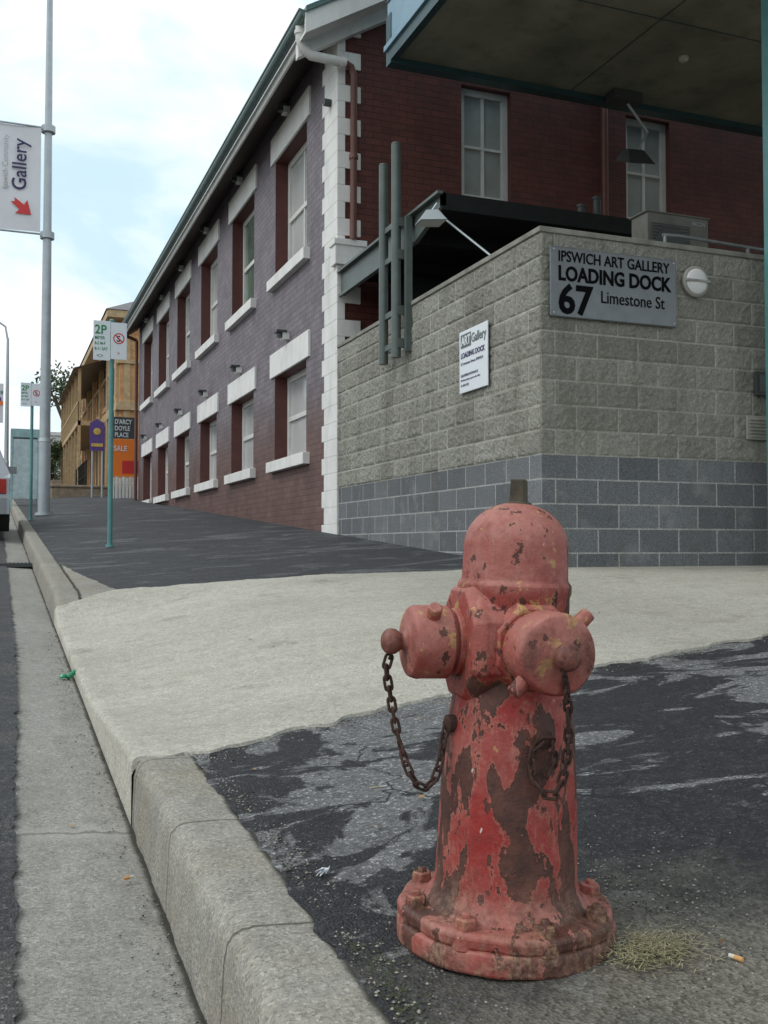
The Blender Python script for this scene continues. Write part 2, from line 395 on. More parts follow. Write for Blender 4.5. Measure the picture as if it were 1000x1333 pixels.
mb=MB()
ys=[-400,-150,-60,-40,-20,-8]+frange(-4,44,24)+[46,50,60,90,150,300,600,1200]
xs=[-900,-300,-100,-40,-14,0,5,14,40,100,300,900]
mb.grid(lambda x,y:(x,y,-1.25+sl(y)),xs,ys)
mb.obj('ground',[C_ground],recalc=False)
# road
mb=MB()
def roadz(x,y): return -1.0+sl(y)+.02*(.1-min(x,.1) if x>-4 else 4.1-(-4-x)*1.0)
def redge(y): return .045+.065*sst((y-1.5)/5)
def rfn(x,y):
    if x>0: x=redge(y)+nj(y*3.1,1,.016)+.009*noise.noise(Vector((y*14,0,0)))
    return (x,y,roadz(x,y)+(.004 if x>-.2 else 0))
mb.grid(rfn,[-8,-6,-4,-3,-2,-1,-.5,-.1,.045],frange(-4,.9,20)+frange(.92,8,300)+frange(8.1,60,200))
mb.obj('road',[A_road],recalc=False)
mb=MB()
mb.grid(lambda x,y:(x,y,-1.004+sl(y)-.03*x/KX),[-.03,.1,.2,.3,.42],frange(-4,60,320))
mb.obj('gutter',[C_gutter],recalc=False,smooth=60)
# kerbs
def kerb(name,y0,y1,n):
    mb=MB(); o=KX-.364; prof=[(.362,-1.2),(.364,-1.0),(.372,-.895),(.378,-.866),(.389,-.850),(.405,-.842),(.43,-.840),(.5,-.843),(.549,-.846),(.549,-1.2)]
    yy=frange(y0,y1,n); vs=[];k=len(prof)
    for y in yy:
        for x,z in prof:
            dz=drop(y)*max(0,(z+1.2)/.35) if z>-1.1 else 0
            jx=nj(y,z*3,.005)
            vs.append((x+o+jx,y,z-min(dz,.16)+sl(y)+nj(y+7,x*4,.004)+(nr(y) if z>-.95 else 0)))
    fs=[(j*k+i,j*k+i+1,(j+1)*k+i+1,(j+1)*k+i) for j in range(n) for i in range(k-1)]
    fs+=[tuple(range(k)),tuple(range(n*k,n*k+k))]
    mb.add(vs,fs); mb.obj(name,[C_kerb],smooth=60)
kerb('kerb',-4,3.085,220); kerb('kerb',7.36,60,260)
mb=MB()
mb.grid(lambda u,y:(.565+(.30*max(0,1-(y-7.55)/2.6)**1.3+nj(y,3,.02))*u,y,G(.565+.3*u,y)+.006-(.03 if u==1 else 0)),[0,.3,.6,.97,1],frange(7.55,10.1,40))
mb.obj('kerb_return',[C_kerb],recalc=False,smooth=60)
# footpath near (ragged edge laps onto the kerb)
mb=MB()
us=frange(.565,4,90)+frange(4.2,14,20); n=190
def fn(u,t):
    y1=pl(u,near)+.15; y=-4+(y1+4)*t
    x=u
    if u<.566: x=u-.006+nj(y*2.2,2,.016)
    return (x,y,G(u,y)+.009*noise.noise(Vector((u*3,y*3,0)))+.004*noise.noise(Vector((u*11,y*11,0)))+(.004 if u<.7 else 0))
mb.grid(fn,us,[1-(1-i/n)**1.3 for i in range(n+1)])
mb.obj('asphalt_footpath',[A_near],recalc=False,smooth=60)
# driveway
mb=MB()
us=[KX-.001,KX,KX+.006,KX+.02]+frange(.44,4,100)+frange(4.2,14,24)
def fn(u,t):
    y0=pl(u,near)+nj(u,1,.06)+.02*noise.noise(Vector((u*9,1,0))); y1=pl(u,far)+nj(u,9,.05); y=y0+(y1-y0)*t
    z=G(u,y)+.012
    if u<KX-.0005: z-=.35
    elif u<KX+.003: z-=.022
    elif u<KX+.01: z-=.008
    if t in(0,1): z-=.03
    return (u,y,z)
mb.grid(fn,us,[0,.002]+frange(.01,.99,110)+[.998,1])
mb.obj('driveway',[C_drive],recalc=False,smooth=50)
# footpath far
mb=MB()
us=frange(.565,4.3,30); n=160
def fn(u,t):
    y0=pl(u,far)-.15; y=y0+(62-y0)*t*t
    return (u,y,G(u,y)-.002)
mb.grid(fn,us,[i/n for i in range(n+1)])
mb.obj('asphalt_footpath',[A_far],recalc=False,smooth=60)

mb=MB(); gy=11.9; gz=-1.015+sl(gy+.25)
mb.box(-.25,.375,gy,gy+.5,gz-.3,gz+.006,0)
for i in range(14): mb.box(-.23+i*.043,-.212+i*.043,gy+.02,gy+.48,gz+.006,gz+.030,1)
mb.box(-.25,.375,gy-.02,gy+.02,gz-.01,gz+.031,1); mb.box(-.25,.375,gy+.48,gy+.52,gz,gz+.031,1)
mb.obj('storm_drain_grate',[M_dark,M_gs])

# ---------------------------------------------------------------- fire hydrant
def build_hydrant():
    mb=MB()
    wob=lambda a,h: 1+.010*math.sin(3*a+1)+.006*math.sin(11*a)
    lob=lambda a,h: 1+.016*math.cos(8*(a-.15))+.004*math.sin(17*a)
    mb.turn((0,0,-.02),(0,0,1),[(.195,.02),(.199,.024),(.200,.050),(.197,.058),(.190,.060)],128,0,wob)
    mb.turn((0,0,.0385),(0,0,1),[(.190,0),(.1945,.003),(.196,.020),(.191,.027),(.15,.030)],128,0,lob)
    prof=[(.162,.045),(.158,.064),(.148,.074),(.138,.086),(.1325,.10),(.130,.115),(.1275,.2),(.1235,.3),(.1175,.38),(.110,.43),(.104,.455),(.1015,.48),(.1015,.622),(.1045,.628),(.1045,.644),(.0985,.650),(.0975,.66),(.0965,.712)]
    for i in range(1,13):
        a=math.pi/2*i/12; prof.append((.0965*math.cos(a) if i<12 else .002,.712+.083*math.sin(a)))
    mb.turn((0,0,0),(0,0,1),prof,96,0,lambda a,h:1+.005*math.sin(2*a+h*9)+.003*math.sin(5*a+h*23))
    for i in range(8):
        a=2*math.pi*(i+.35)/8; x,y=.172*math.cos(a),.172*math.sin(a)
        mb.cyl((x,y,.052),(x,y,.084),.021,.0195,6,0,rot=i)
        mb.cyl((x,y,.080),(x,y,.092),.010,.008,8,0)
        mb.cyl((x*1.03,y*1.03,.035),(x*1.03,y*1.03,.060),.024,.022,12,0)
    H=.535
    dl=Vector((-math.cos(rad(14)),-math.sin(rad(14)),0)); dr=Vector((math.sin(rad(15)),-math.cos(rad(15)),0))
    c=Vector((0,0,H))
    for d,R,l,rc in ((dl,.112,.110,.066),(dr,.084,.112,.070)):
        ax=d; u=ax.cross(Vector((0,0,1))).normalized(); w=Vector((0,0,1))
        rings=[(.0,R*.98),(l-.020,R),(l,R*.88)]
        vs=[]
        for h,r in rings:
            for i in range(8):
                a=math.pi/8+i*math.pi/4; vs.append(c+ax*h+u*math.cos(a)*r*1.04+w*math.sin(a)*r*1.04)
        fs=[(j*8+i,j*8+(i+1)%8,(j+1)*8+(i+1)%8,(j+1)*8+i) for j in range(2) for i in range(8)]+[tuple(range(8)),tuple(range(16,24))]
        mb.add(vs,fs)
        cw=lambda a,h: 1+.008*math.sin(3*a+2)+.005*math.sin(7*a)
        mb.turn(c,ax,[(rc*.93,l-.002),(rc*.93,l+.010),(rc*.8,l+.011),(rc*.8,l+.018),(rc*.985,l+.019),(rc,l+.023),(rc,l+.080),(rc*.95,l+.090),(rc*.78,l+.095),(.022,l+.096),(.016,l+.1),(.014,l+.106),(.018,l+.109),(.0225,l+.116),(.0235,l+.124),(.021,l+.133),(.013,l+.139),(.003,l+.1405)],48,0,cw)
        if d is dr: k=(Vector((1,0,0))*.72+w*.70); ln=.040
        else: k=(Vector((0,-1,0))*.62+w*.72); ln=.034
        k=(k-ax*k.dot(ax)).normalized()
        for sg in (1,-1):
            q=c+ax*(l+.058)+k*sg*(rc*.8)
            mb.cyl(q,q+k*sg*ln,.0145,.0130,16,0)
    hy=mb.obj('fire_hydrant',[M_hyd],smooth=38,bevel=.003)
    mb=MB(); mb.turn((.003,0,.785),(0,0,1),[(.026,0),(.026,.008),(.018,.012)],32,0); mb.cyl((.003,0,.79),(.003,0,.838),.0205,.0185,4,0,rot=.35)
    mb.obj('operating_nut',[M_nut],parent=hy,bevel=.0025)
    mb=MB()
    def link(p,d,roll):
        d=d.normalized(); t=Vector((0,0,1)) if abs(d.z)<.9 else Vector((1,.2,0))
        u=d.cross(t).normalized(); w=d.cross(u); a=roll; u2=u*math.cos(a)+w*math.sin(a); w2=d.cross(u2)
        hl,rr,tr=.0075,.0062,.0028; path=[]
        for i in range(9):
            q=math.pi*i/8-math.pi/2; path.append((hl+rr*math.cos(q),rr*math.sin(q)))
        for i in range(9):
            q=math.pi*i/8+math.pi/2; path.append((-hl+rr*math.cos(q),rr*math.sin(q)))
        N=len(path); vs=[]
        for i,(x,y) in enumerate(path):
            cx=hl if x>0 else -hl; nv=Vector((x-cx,y)).normalized()
            for j in range(6):
                b=2*math.pi*j/6
                off=nv*math.cos(b)*tr
                vs.append(p+d*(x+off.x)+u2*(y+off.y)+w2*math.sin(b)*tr)
        fs=[(i*6+j,i*6+(j+1)%6,((i+1)%N)*6+(j+1)%6,((i+1)%N)*6+j) for i in range(N) for j in range(6)]
        mb.add(vs,fs)
    def chain(pts):
        pts=[Vector(p) for p in pts]
        P=[pts[0]]+pts+[pts[-1]]; dense=[]
        for i in range(1,len(P)-2):
            for k in range(20):
                t=k/20; a,b,c_,d=P[i-1:i+3]
                dense.append(.5*((2*b)+(c_-a)*t+(2*a-5*b+4*c_-d)*t*t+(3*b-a-3*c_+d)*t**3))
        dense.append(P[-2]); acc=0; nxt=0; k=0
        for a,b in zip(dense,dense[1:]):
            l=(b-a).length
            while nxt<=acc+l:
                p=a+(b-a)*((nxt-acc)/l); link(p,b-a,(k%2)*math.pi/2+.4+random.uniform(-.35,.35)); k+=1; nxt+=.0195
            acc+=l
    kl=c+dl*.231
    chain([kl+Vector((0,0,-.018)),kl+Vector((-.008,0,-.05)),(kl.x+.002,kl.y+.0,.43),(kl.x+.014,kl.y,.375),(kl.x+.035,-.075,.315),(-.165,-.075,.283),(-.143,-.07,.292),(-.131,-.062,.325),(-.126,-.055,.36),(-.120,-.048,.385)])
    kr=c+dr*.235
    chain([kr+Vector((-.008,0,-.018)),kr+Vector((.002,.02,-.05)),(kr.x+.014,-.175,.42),(kr.x+.016,-.155,.36),(kr.x+.010,-.145,.315),(.055,-.143,.292),(.034,-.140,.305),(.022,-.132,.340),(.030,-.128,.372),(.056,-.122,.378),(.060,-.124,.345),(.050,-.130,.320)])
    for p in ((-.116,-.045,.39),(.046,-.114,.380)):
        mb.turn(p,(Vector((p[0],p[1],0))).normalized(),[(.016,-.012),(.016,.004),(.010,.008),(.003,.012)],14,0)
    for q,ax in ((kl-dl*.006,dl),(kr+dr*.004,dr)):
        u=ax.cross(Vector((0,0,1))).normalized()
        mb.tube([q+u*math.cos(a)*.019+Vector((0,0,1))*math.sin(a)*.019 for a in frange(0,6.3,20)],.0026,6)
    mb.obj('cap_chains',[M_rust],parent=hy,smooth=50)
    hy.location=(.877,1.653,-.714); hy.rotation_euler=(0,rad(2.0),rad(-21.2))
build_hydrant()

# ---------------------------------------------------------------- block wall (loading dock)
def build_wall():
    X0,Y0,Y1,X1=4.075,7.0,12.12,11.0; ZB=.74; ZT=2.54
    e=empty('loading_dock_block_wall')
    def disp(u,z,seed):
        row=math.floor((z+.06)/.2+1e-6); uu=u+(.2 if row%2==0 else 0)
        fu=(uu/.4)%1*.4; fz=(z+.06)%.2
        dj=min(fu,.4-fu,fz,.2-fz)
        bi=math.floor(uu/.4)
        e_=min(1,max(0,(dj-.004)/.016))
        base=.012+.009*noise.noise(Vector((bi*3.7,row*5.1,seed)))
        nn=noise.fractal(Vector((u*20,z*20,seed)),.6,2.1,4)*.0095+noise.noise(Vector((u*7,z*7,seed)))*.006
        return e_*max(.002,(base+nn))
    mb=MB()
    st=.018
    nu=int((Y1-Y0)/st); nzc=int((ZT-ZB)/st)
    mb.grid(lambda u,z:(X0-(disp(u,z,1.0)*min(1,(u-Y0)/.03+.6)),u,z),frange(Y0-.012,Y1,nu),frange(ZB,ZT,nzc),0)
    nu=int((8.0-X0)/st)
    mb.grid(lambda u,z:(u,Y0-disp(u,z,9.0)*min(1,(u-X0)/.03+.6),z),frange(X0-.012,8.0,nu)+[X1],frange(ZB,ZT,nzc),0)
    mb.obj('split_face_courses',[M_block],parent=e,recalc=False)
    mb=MB()
    mb.box(X0,X0+.29,Y0,Y1,-1.4,ZB); mb.box(X0+.29,X1,Y0,Y0+.29,-1.4,ZB)
    mb.box(X0+.02,X0+.29,Y0+.02,Y1,ZB,ZT-.004); mb.box(X0+.29,X1,Y0+.02,Y0+.29,ZB,ZT-.004)
    mb.obj('smooth_base_courses',[M_block],parent=e)
    mb=MB()
    mb.box(X0-.022,X0+.30,Y0-.022,Y1,ZT,ZT+.045); mb.box(X0+.30,X1,Y0-.022,Y0+.30,ZT,ZT+.045)
    mb.box(X0+.31,X1,Y0+.31,Y1,2.2,2.35)
    mb.obj('coping',[simple('coping_concrete',(.25,.245,.21),.9,0,.35,5,.6,grime=.5)],parent=e,bevel=.006)
build_wall()

mb=MB(); mb.box(4.13,5.36,6.945,6.962,1.85,2.425)
sg=mb.obj('loading_dock_sign',[M_sign],bevel=.012)
yy=6.942
text('IPSWICH ART GALLERY','lettering_1',.125,(4.20,yy,2.303),'-y',M_blk,sg,bold=.0012,sx=.83)
text('LOADING DOCK','lettering_2',.165,(4.20,yy,2.150),'-y',M_blk,sg,bold=.005,sx=.86)
text('67','lettering_3',.33,(4.20,yy,1.885),'-y',M_blk,sg,bold=.009,sx=.98)
text('Limestone St','lettering_4',.145,(4.60,yy,1.995),'-y',M_blk,sg,bold=.0,sx=.83)
mb=MB()
for x in (4.16,5.33):
    for z in (1.88,2.395): mb.cyl((x,6.95,z),(x,6.938,z),.009,.008,10)
mb.obj('screws',[M_galv],parent=sg)
mb=MB(); mb.box(4.032,4.044,7.86,8.44,1.42,2.00)
sg=mb.obj('gallery_notice_sign',[M_wsign],bevel=.012)
mb=MB(); mb.box(4.028,4.0315,8.19,8.40,1.84,1.965)
mb.obj('logo_block',[M_steel],parent=sg)
xx=4.029
text('ART','logo_text',.12,(4.027,8.385,1.862),'-x',M_wsign,sg,bold=.003,sx=.85,ext=.0008)
text('Gallery','logo_text_b',.12,(xx,8.18,1.862),'-x',M_steel,sg,sx=.85,bold=.001,ext=.0008)
text('LOADING DOCK','line_1',.07,(xx,8.40,1.745),'-x',M_navy,sg,bold=.0015,sx=.9,ext=.0008)
text('67 Limestone Street, IPSWICH','line_2',.036,(xx,8.40,1.68),'-x',M_navy,sg,ext=.0008)
text('DELIVERIES ENTRANCE','line_3',.034,(xx,8.40,1.57),'-x',M_navy,sg,ext=.0008)
text('All visitors please report to the office','line_4',.026,(xx,8.40,1.53),'-x',M_navy,sg,ext=.0008)
text('Ph 3810 7222','line_5',.03,(xx,8.40,1.48),'-x',M_navy,sg,ext=.0008)
mb=MB(); c=(5.565,6.975,2.265)
mb.turn(c,(0,-1,0),[(.128,0),(.134,.008),(.134,.03),(.122,.040),(.108,.041)],40,0)
pr=[(.110*math.cos(a),.036+.026*math.sin(a)) for a in frange(0,1.55,8)]
mb.turn(c,(0,-1,0),pr,40,1)
mb.box(c[0]-.118,c[0]+.118,c[1]-.068,c[1]-.040,c[2]-.010,c[2]+.010,0)
mb.obj('bulkhead_light',[simple('lamp_housing_grey',(.33,.32,.29),.5,bs=0),M_lens],smooth=40)
mb=MB(); mb.box(6.19,6.5,6.93,6.972,1.32,1.53); mb.box(6.22,6.47,6.925,6.93,1.35,1.50,1); mb.obj('key_box',[M_gs,M_steel],bevel=.005)
mb=MB(); mb.box(6.10,6.45,6.95,6.974,.93,1.14)
for i in range(6): mb.box(6.12,6.43,6.938,6.95,.95+i*.03,.962+i*.03)
mb.obj('wall_vent',[simple('vent_grey',(.33,.32,.28),.6)],bevel=.003)
mb=MB()
for y,z1,z0 in ((10.17,4.20,1.99),(9.80,4.30,2.0)):
    mb.cyl((3.94,y,z0),(3.94,y,z1),.052,.052,20)
    mb.cyl((3.94,y,z1),(3.94,y,z1+.012),.056,.05,20)
for z in (2.15,2.5,3.1,3.45):
    mb.box(3.94,4.10,9.735,9.765,z-.05,z+.05); mb.box(3.93,3.95,9.76,10.2,z-.03,z+.03)
mb.box(4.0,4.07,9.66,9.72,2.05,3.5)
mb.obj('steel_posts',[M_steel],smooth=40)
e=empty('steel_awning')
mb=MB()
mb.box(4.16,7.0,9.02,12.1,3.44,3.50,1)
mb.box(4.10,7.0,8.98,9.02,3.36,3.53,1)
mb.add([(4.10,8.98,3.53),(4.10,8.98,3.40),(4.10,9.7,3.22),(4.10,12.1,3.22),(4.10,12.1,3.53),(4.15,8.98,3.53),(4.15,8.98,3.40),(4.15,9.7,3.22),(4.15,12.1,3.22),(4.15,12.1,3.53)],
 [(0,1,2,3,4),(9,8,7,6,5),(0,5,6,1),(1,6,7,2),(2,7,8,3),(3,8,9,4),(4,9,5,0)],0)
mb.box(4.04,4.10,8.95,12.1,3.505,3.535,0)
mb.box(4.065,4.10,9.7,12.1,3.20,3.235,0)
for y in (9.9,11): mb.box(4.15,7,y,y+.08,3.30,3.44,1)
mb.box(4.5,7.0,11.2,11.25,2.36,3.44,1)
mb.obj('canopy_frame',[M_steel,M_dark],parent=e)
mb=MB()
mb.cyl((4.15,9.02,3.28),(4.30,8.05,2.56),.011,.011,8)
mb.obj('strut',[M_galv],parent=e)
mb=MB()
mb.add([(3.84,8.9,3.20),(4.08,8.80,3.20),(4.12,9.08,3.22),(3.88,9.15,3.22),(3.93,8.97,3.33),(4.04,8.92,3.33),(4.06,9.05,3.33),(3.95,9.08,3.33)],[(0,1,2,3),(4,5,6,7),(0,1,5,4),(1,2,6,5),(2,3,7,6),(3,0,4,7)],0)
mb.add([(3.85,8.905,3.195),(4.075,8.81,3.195),(4.11,9.07,3.205),(3.89,9.14,3.205)],[(0,1,2,3)],1)
mb.cyl((4.0,9.0,3.33),(4.06,9.0,3.42),.012,.012,8)
mb.obj('flood_light',[M_galv,M_lens],bevel=.004)
mb=MB()
mb.box(5.84,6.56,8.0,8.26,2.60,3.24); mb.box(5.88,6.33,7.985,8.0,2.70,3.14,1)
for i in range(14): mb.box(5.88,6.33,7.978,7.985,2.72+i*.03,2.728+i*.03,0)
mb.turn((6.10,7.985,2.92),(0,-1,0),[(.19,0),(.19,.01),(.18,.012)],32,1)
mb.box(5.82,6.58,7.99,8.28,3.24,3.255)
mb.box(5.90,5.95,8.0,8.26,2.35,2.6); mb.box(6.4,6.45,8.0,8.26,2.35,2.6)
ac=mb.obj('air_conditioner',[simple('aircon_beige',(.15,.145,.125),.5),M_gs],bevel=.006)
text('AIRCON','badge',.06,(6.36,7.996,3.16),'-y',M_greyl,ac,sx=.7)
mb=MB()
mb.tube([(5.6,7.45,2.82),(5.75,7.40,2.81),(7,7.40,2.78),(10,7.40,2.76)],.016,10)
for x in (6.52,8.2): mb.cyl((x,7.40,2.35),(x,7.40,2.78),.017,.017,10); mb.cyl((x,7.40,2.585),(x,7.40,2.60),.04,.04,12)
mb.cyl((5.62,7.44,2.5),(5.62,7.44,2.81),.016,.016,10)
mb.obj('pipe_handrail',[simple('dull_rail_steel',(.2,.22,.22),.5,.2)],smooth=40)
mb=MB()
for x,z in ((6.50,4.06),(6.72,4.18)): mb.cyl((x,10.2,2.3),(x,10.2,z),.05,.05,14); mb.cyl((x,10.2,z),(x,10.2,z+.03),.06,.06,14)
mb.obj('vent_stacks',[M_gs],smooth=40)

# ---------------------------------------------------------------- overhead building
e=empty('overhead_building')
mb=MB()
X0,Y1,ZS,YN=4.06,10.4,5.50,-1.0
mb.box(X0+.08,16,YN,Y1-.14,ZS,ZS+.4,0)
mb.box(X0+.0,16,Y1-.14,Y1,ZS-.07,ZS+.5,1)
mb.box(X0,X0+.08,YN,Y1-.14,ZS-.04,ZS+.10,1)
mb.box(X0-.03,X0+.06,YN,Y1,ZS+.10,ZS+.16,3)
mb.box(X0+.01,X0+.08,YN,Y1-.02,ZS+.16,ZS+3,3)
mb.box(X0+.08,16,YN,Y1-.02,ZS+.5,ZS+3,3)
for i in range(1,6): mb.box(X0-.005,X0+.01,YN,Y1-.02,ZS+.16+i*.5,ZS+.18+i*.5,1)
for y in (4.5,6.6,8.5): mb.box(X0+.08,16,y,y+.012,ZS-.004,ZS,1)
for x in (6.4,9.2): mb.box(x,x+.012,YN,Y1-.14,ZS-.006,ZS-.004,1)
mb.obj('slab',[M_sofc,M_tealD,M_teal,M_blue],parent=e)
mb=MB(); mb.box(6.165,6.37,6.60,6.80,-.6,ZS); mb.box(10.6,10.8,3,3.2,-.6,ZS)
mb.obj('steel_column',[M_teal],parent=e,bevel=.01)
mb=MB()
mb.turn((7.15,9.1,ZS),(0,0,-1),[(.055,0),(.055,.03),(.035,.05),(.01,.055)],20,0)
mb.obj('smoke_detector',[M_cream],parent=e)
mb=MB()
mb.box(6.85,7.25,10.0,10.2,5.38,ZS,1)
mb.tube([(7.1,10.1,5.38),(7.35,10.05,5.05),(7.1,10.0,4.67)],.018,8,0)
mb.add([(6.95,9.85,4.55),(7.28,9.80,4.55),(7.28,10.1,4.67),(6.95,10.15,4.67),(7.02,9.98,4.77),(7.22,9.95,4.77),(7.2,10.1,4.81),(7.03,10.12,4.81)],[(0,1,2,3),(4,5,6,7),(0,1,5,4),(1,2,6,5),(2,3,7,6),(3,0,4,7)],1)
mb.add([(6.97,9.86,4.544),(7.26,9.82,4.544),(7.26,10.09,4.66),(6.97,10.13,4.66)],[(0,1,2,3)],2)
mb.obj('flood_light',[M_galv,M_gs,M_lens])

# ---------------------------------------------------------------- brick building
B=empty('brick_building')
FX,FY=4.075,12.14; YE=31.6; EZ=6.86
WIN=[14.42,17.55,20.62,23.68,26.68,29.6]; HW=.86
UP=(4.22,6.10); LO=(1.32,2.66)
holes=[(c-HW,c+HW,a,b) for c in WIN for a,b in (UP,LO)]
def wall_holes(mb,u0,u1,z0,z1,holes,P,mi,dep,jm):
    us=sorted(set([u0,u1]+[h[0] for h in holes]+[h[1] for h in holes])); zs=sorted(set([z0,z1]+[h[2] for h in holes]+[h[3] for h in holes]))
    for a,b in zip(us,us[1:]):
        for c,d in zip(zs,zs[1:]):
            if any(h[0]<=a+1e-6 and b<=h[1]+1e-6 and h[2]<=c+1e-6 and d<=h[3]+1e-6 for h in holes): continue
            mb.quad(P(a,c,0),P(b,c,0),P(b,d,0),P(a,d,0),mi)
    for a,b,c,d in holes:
        mb.quad(P(a,c,0),P(a,c,dep),P(a,d,dep),P(a,d,0),jm); mb.quad(P(b,c,0),P(b,c,dep),P(b,d,dep),P(b,d,0),jm)
        mb.quad(P(a,c,0),P(b,c,0),P(b,c,dep),P(a,c,dep),jm); mb.quad(P(a,d,0),P(b,d,0),P(b,d,dep),P(a,d,dep),jm)
mb=MB()
wall_holes(mb,FY,YE,-.8,EZ,holes,lambda u,z,d:(FX+d,u,z),0,.27,2)
gh=[(5.84,6.60,3.3,6.30),(8.50,9.27,3.3,6.30)]
wall_holes(mb,FX,17,-.8,EZ,gh,lambda u,z,d:(u,FY+d,z),1,.16,2)
mb.add([(FX,FY,EZ),(17,FY,EZ),(10.5,FY,EZ+3.75)],[(0,1,2)],1)
mb.add([(FX,YE,-.8),(17,YE,-.8),(17,YE,EZ),(10.5,YE,EZ+3.75),(FX,YE,EZ)],[(0,1,2,3,4)],0)
mb.quad((17,FY,-.8),(17,YE,-.8),(17,YE,EZ),(17,FY,EZ),1)
mb.obj('walls',[M_purple,M_red,M_jamb],parent=B,recalc=False)
mb=MB()
def window(P,a,b,c,d,pane,dx,muntin=True,fw=.09):
    def bx(u0,u1,z0,z1,d0,d1,mi):
        p=P(u0,z0,d0);q=P(u1,z1,d1)
        mb.box(min(p[0],q[0]),max(p[0],q[0]),min(p[1],q[1]),max(p[1],q[1]),min(p[2],q[2]),max(p[2],q[2]),mi)
    bx(a,a+fw,c,d,dx-.06,dx,0); bx(b-fw,b,c,d,dx-.06,dx,0)
    bx(a+fw,b-fw,c,c+fw,dx-.06,dx,0); bx(a+fw,b-fw,d-fw,d,dx-.06,dx,0)
    m=(c+d)/2; bx(a+fw,b-fw,m-.035,m+.035,dx-.055,dx-.003,0)
    if muntin:
        u=(a+b)/2; bx(u-.022,u+.022,c+fw,m-.035,dx-.045,dx-.006,0); bx(u-.022,u+.022,m+.035,d-fw,dx-.045,dx-.006,0)
    bx(a+fw,b-fw,c+fw,d-fw,dx-.02,dx-.012,pane)
PF=lambda u,z,d:(FX+d,u,z); PG=lambda u,z,d:(u,FY+d,z)
for i,cn in enumerate(WIN):
    window(PF,cn-HW,cn+HW,UP[0],UP[1],2 if i==1 else (1 if i%2 else 3),.265)
    window(PF,cn-HW,cn+HW,LO[0],LO[1],3 if i!=3 else 1,.265,muntin=(i%2==1))
for a,b,c,d in gh:
    window(PG,a,b,c,d,1,.158,True,.09)
    for z in (3.9,4.5,5.5): mb.box(a+.09,b-.09,FY+.112,FY+.15,z-.018,z+.018,0)
mb.obj('windows',[M_frame,M_pane,M_paneg,M_panel],parent=B)
mb=MB()
for cn in WIN:
    for (a,b),lh in ((UP,.42),(LO,.38)):
        mb.box(FX-.10,FX+.20,cn-HW-.17,cn+HW+.17,a-.17,a-.004,0)
        mb.box(FX-.035,FX+.02,cn-HW-.20,cn+HW+.20,b,b+lh,0)
z=-.6;i=0
while z<EZ-.15:
    w=.62 if i%2 else .52; g=.30 if i%2 else .085
    mb.box(FX-.025,FX+g,FY-.025,FY+w,z,z+.219,0); z+=.22; i+=1
mb.box(FX-.07,FX+.34,FY-.09,FY+.10,3.62,3.93,0); mb.box(FX-.09,FX+.36,FY-.11,FY+.12,3.87,3.95,0)
mb.obj('quoins_sills_lintels',[M_white],parent=B,bevel=.006)
# roof, gutter
mb=MB()
ov=.46; sl_=3.75/6.425
def RZ(x): return EZ+(x-FX)*sl_ if x<10.5 else EZ+(17-x)*sl_
xa=FX-ov; za=RZ(xa)+.10; yf,yb=FY-.42,YE+.4
mb.add([(xa,yf,za),(10.5,yf,RZ(10.5)+.12),(10.5,yb,RZ(10.5)+.12),(xa,yb,za),(17.5,yf,RZ(17.5)+.1),(17.5,yb,RZ(17.5)+.1)],[(0,1,2,3),(1,4,5,2)],0)
mb.add([(xa+.003,yf+.03,RZ(xa)-.09),(FX+.0,yf+.03,RZ(FX)-.06),(FX+.0,yb,RZ(FX)-.06),(xa+.003,yb,RZ(xa)-.09)],[(0,1,2,3)],1)
mb.box(xa-.03,xa,yf+.03,yb,RZ(xa)-.125,RZ(xa)+.06,2)
gx,gz=xa-.115,RZ(xa)+.05
pr=[(gx+.07*math.cos(a),gz+.075*math.sin(a)) for a in frange(math.pi,2*math.pi,8)]
pr=[(gx-.085,gz+.03),(gx-.085,gz+.012)]+pr
for (x0,z0),(x1,z1) in zip(pr,pr[1:]): mb.quad((x0,yf,z0),(x1,yf,z1),(x1,yb,z1),(x0,yb,z0),3)
mb.add([(p[0],yf,p[1]) for p in pr],[tuple(range(len(pr)))],3)
for x0,x1 in ((xa-.12,10.5),(17.6,10.5)):
    z0,z1=RZ(x0),RZ(x1)
    def slab(dy0,dy1,lo,hi,mi):
        mb.add([(x0,yf+dy0,z0+lo),(x1,yf+dy0,z1+lo),(x1,yf+dy0,z1+hi),(x0,yf+dy0,z0+hi),(x0,yf+dy1,z0+lo),(x1,yf+dy1,z1+lo),(x1,yf+dy1,z1+hi),(x0,yf+dy1,z0+hi)],
         [(0,1,2,3),(7,6,5,4),(0,4,5,1),(3,2,6,7),(0,3,7,4),(1,5,6,2)],mi)
    slab(-.02,.02,-.16,.10,2); slab(-.05,.05,.10,.17,3); slab(.02,.42,-.16,-.12,2); slab(.30,.415,-.32,-.16,2)
mb.obj('roof',[M_roof,M_soff,M_white,M_gut],parent=B,recalc=True)
mb=MB()
gxz=RZ(xa)-.05
mb.tube([(xa-.10,FY-.14,gxz+.05),(xa-.10,FY-.14,gxz-.12),(xa-.07,FY-.14,gxz-.22),(xa+.04,FY-.14,gxz-.30),(FX-.1,FY-.14,gxz-.31),(FX+.05,FY-.14,gxz-.32)],.062,14,0)
mb.tube([(FX+.05,FY-.14,gxz-.32),(FX+.13,FY-.13,gxz-.35),(FX+.17,FY-.12,gxz-.44),(FX+.17,FY-.10,3.95)],.045,12,1)
mb.cyl((xa-.10,FY-.14,gxz-.06),(xa-.10,FY-.14,gxz-.01),.075,.075,16,0); mb.cyl((FX-.02,FY-.14,gxz-.315),(FX+.03,FY-.14,gxz-.32),.075,.075,16,0)
mb.cyl((FX+.17,FY-.11,5.0),(FX+.17,FY-.11,5.05),.06,.06,12,1)
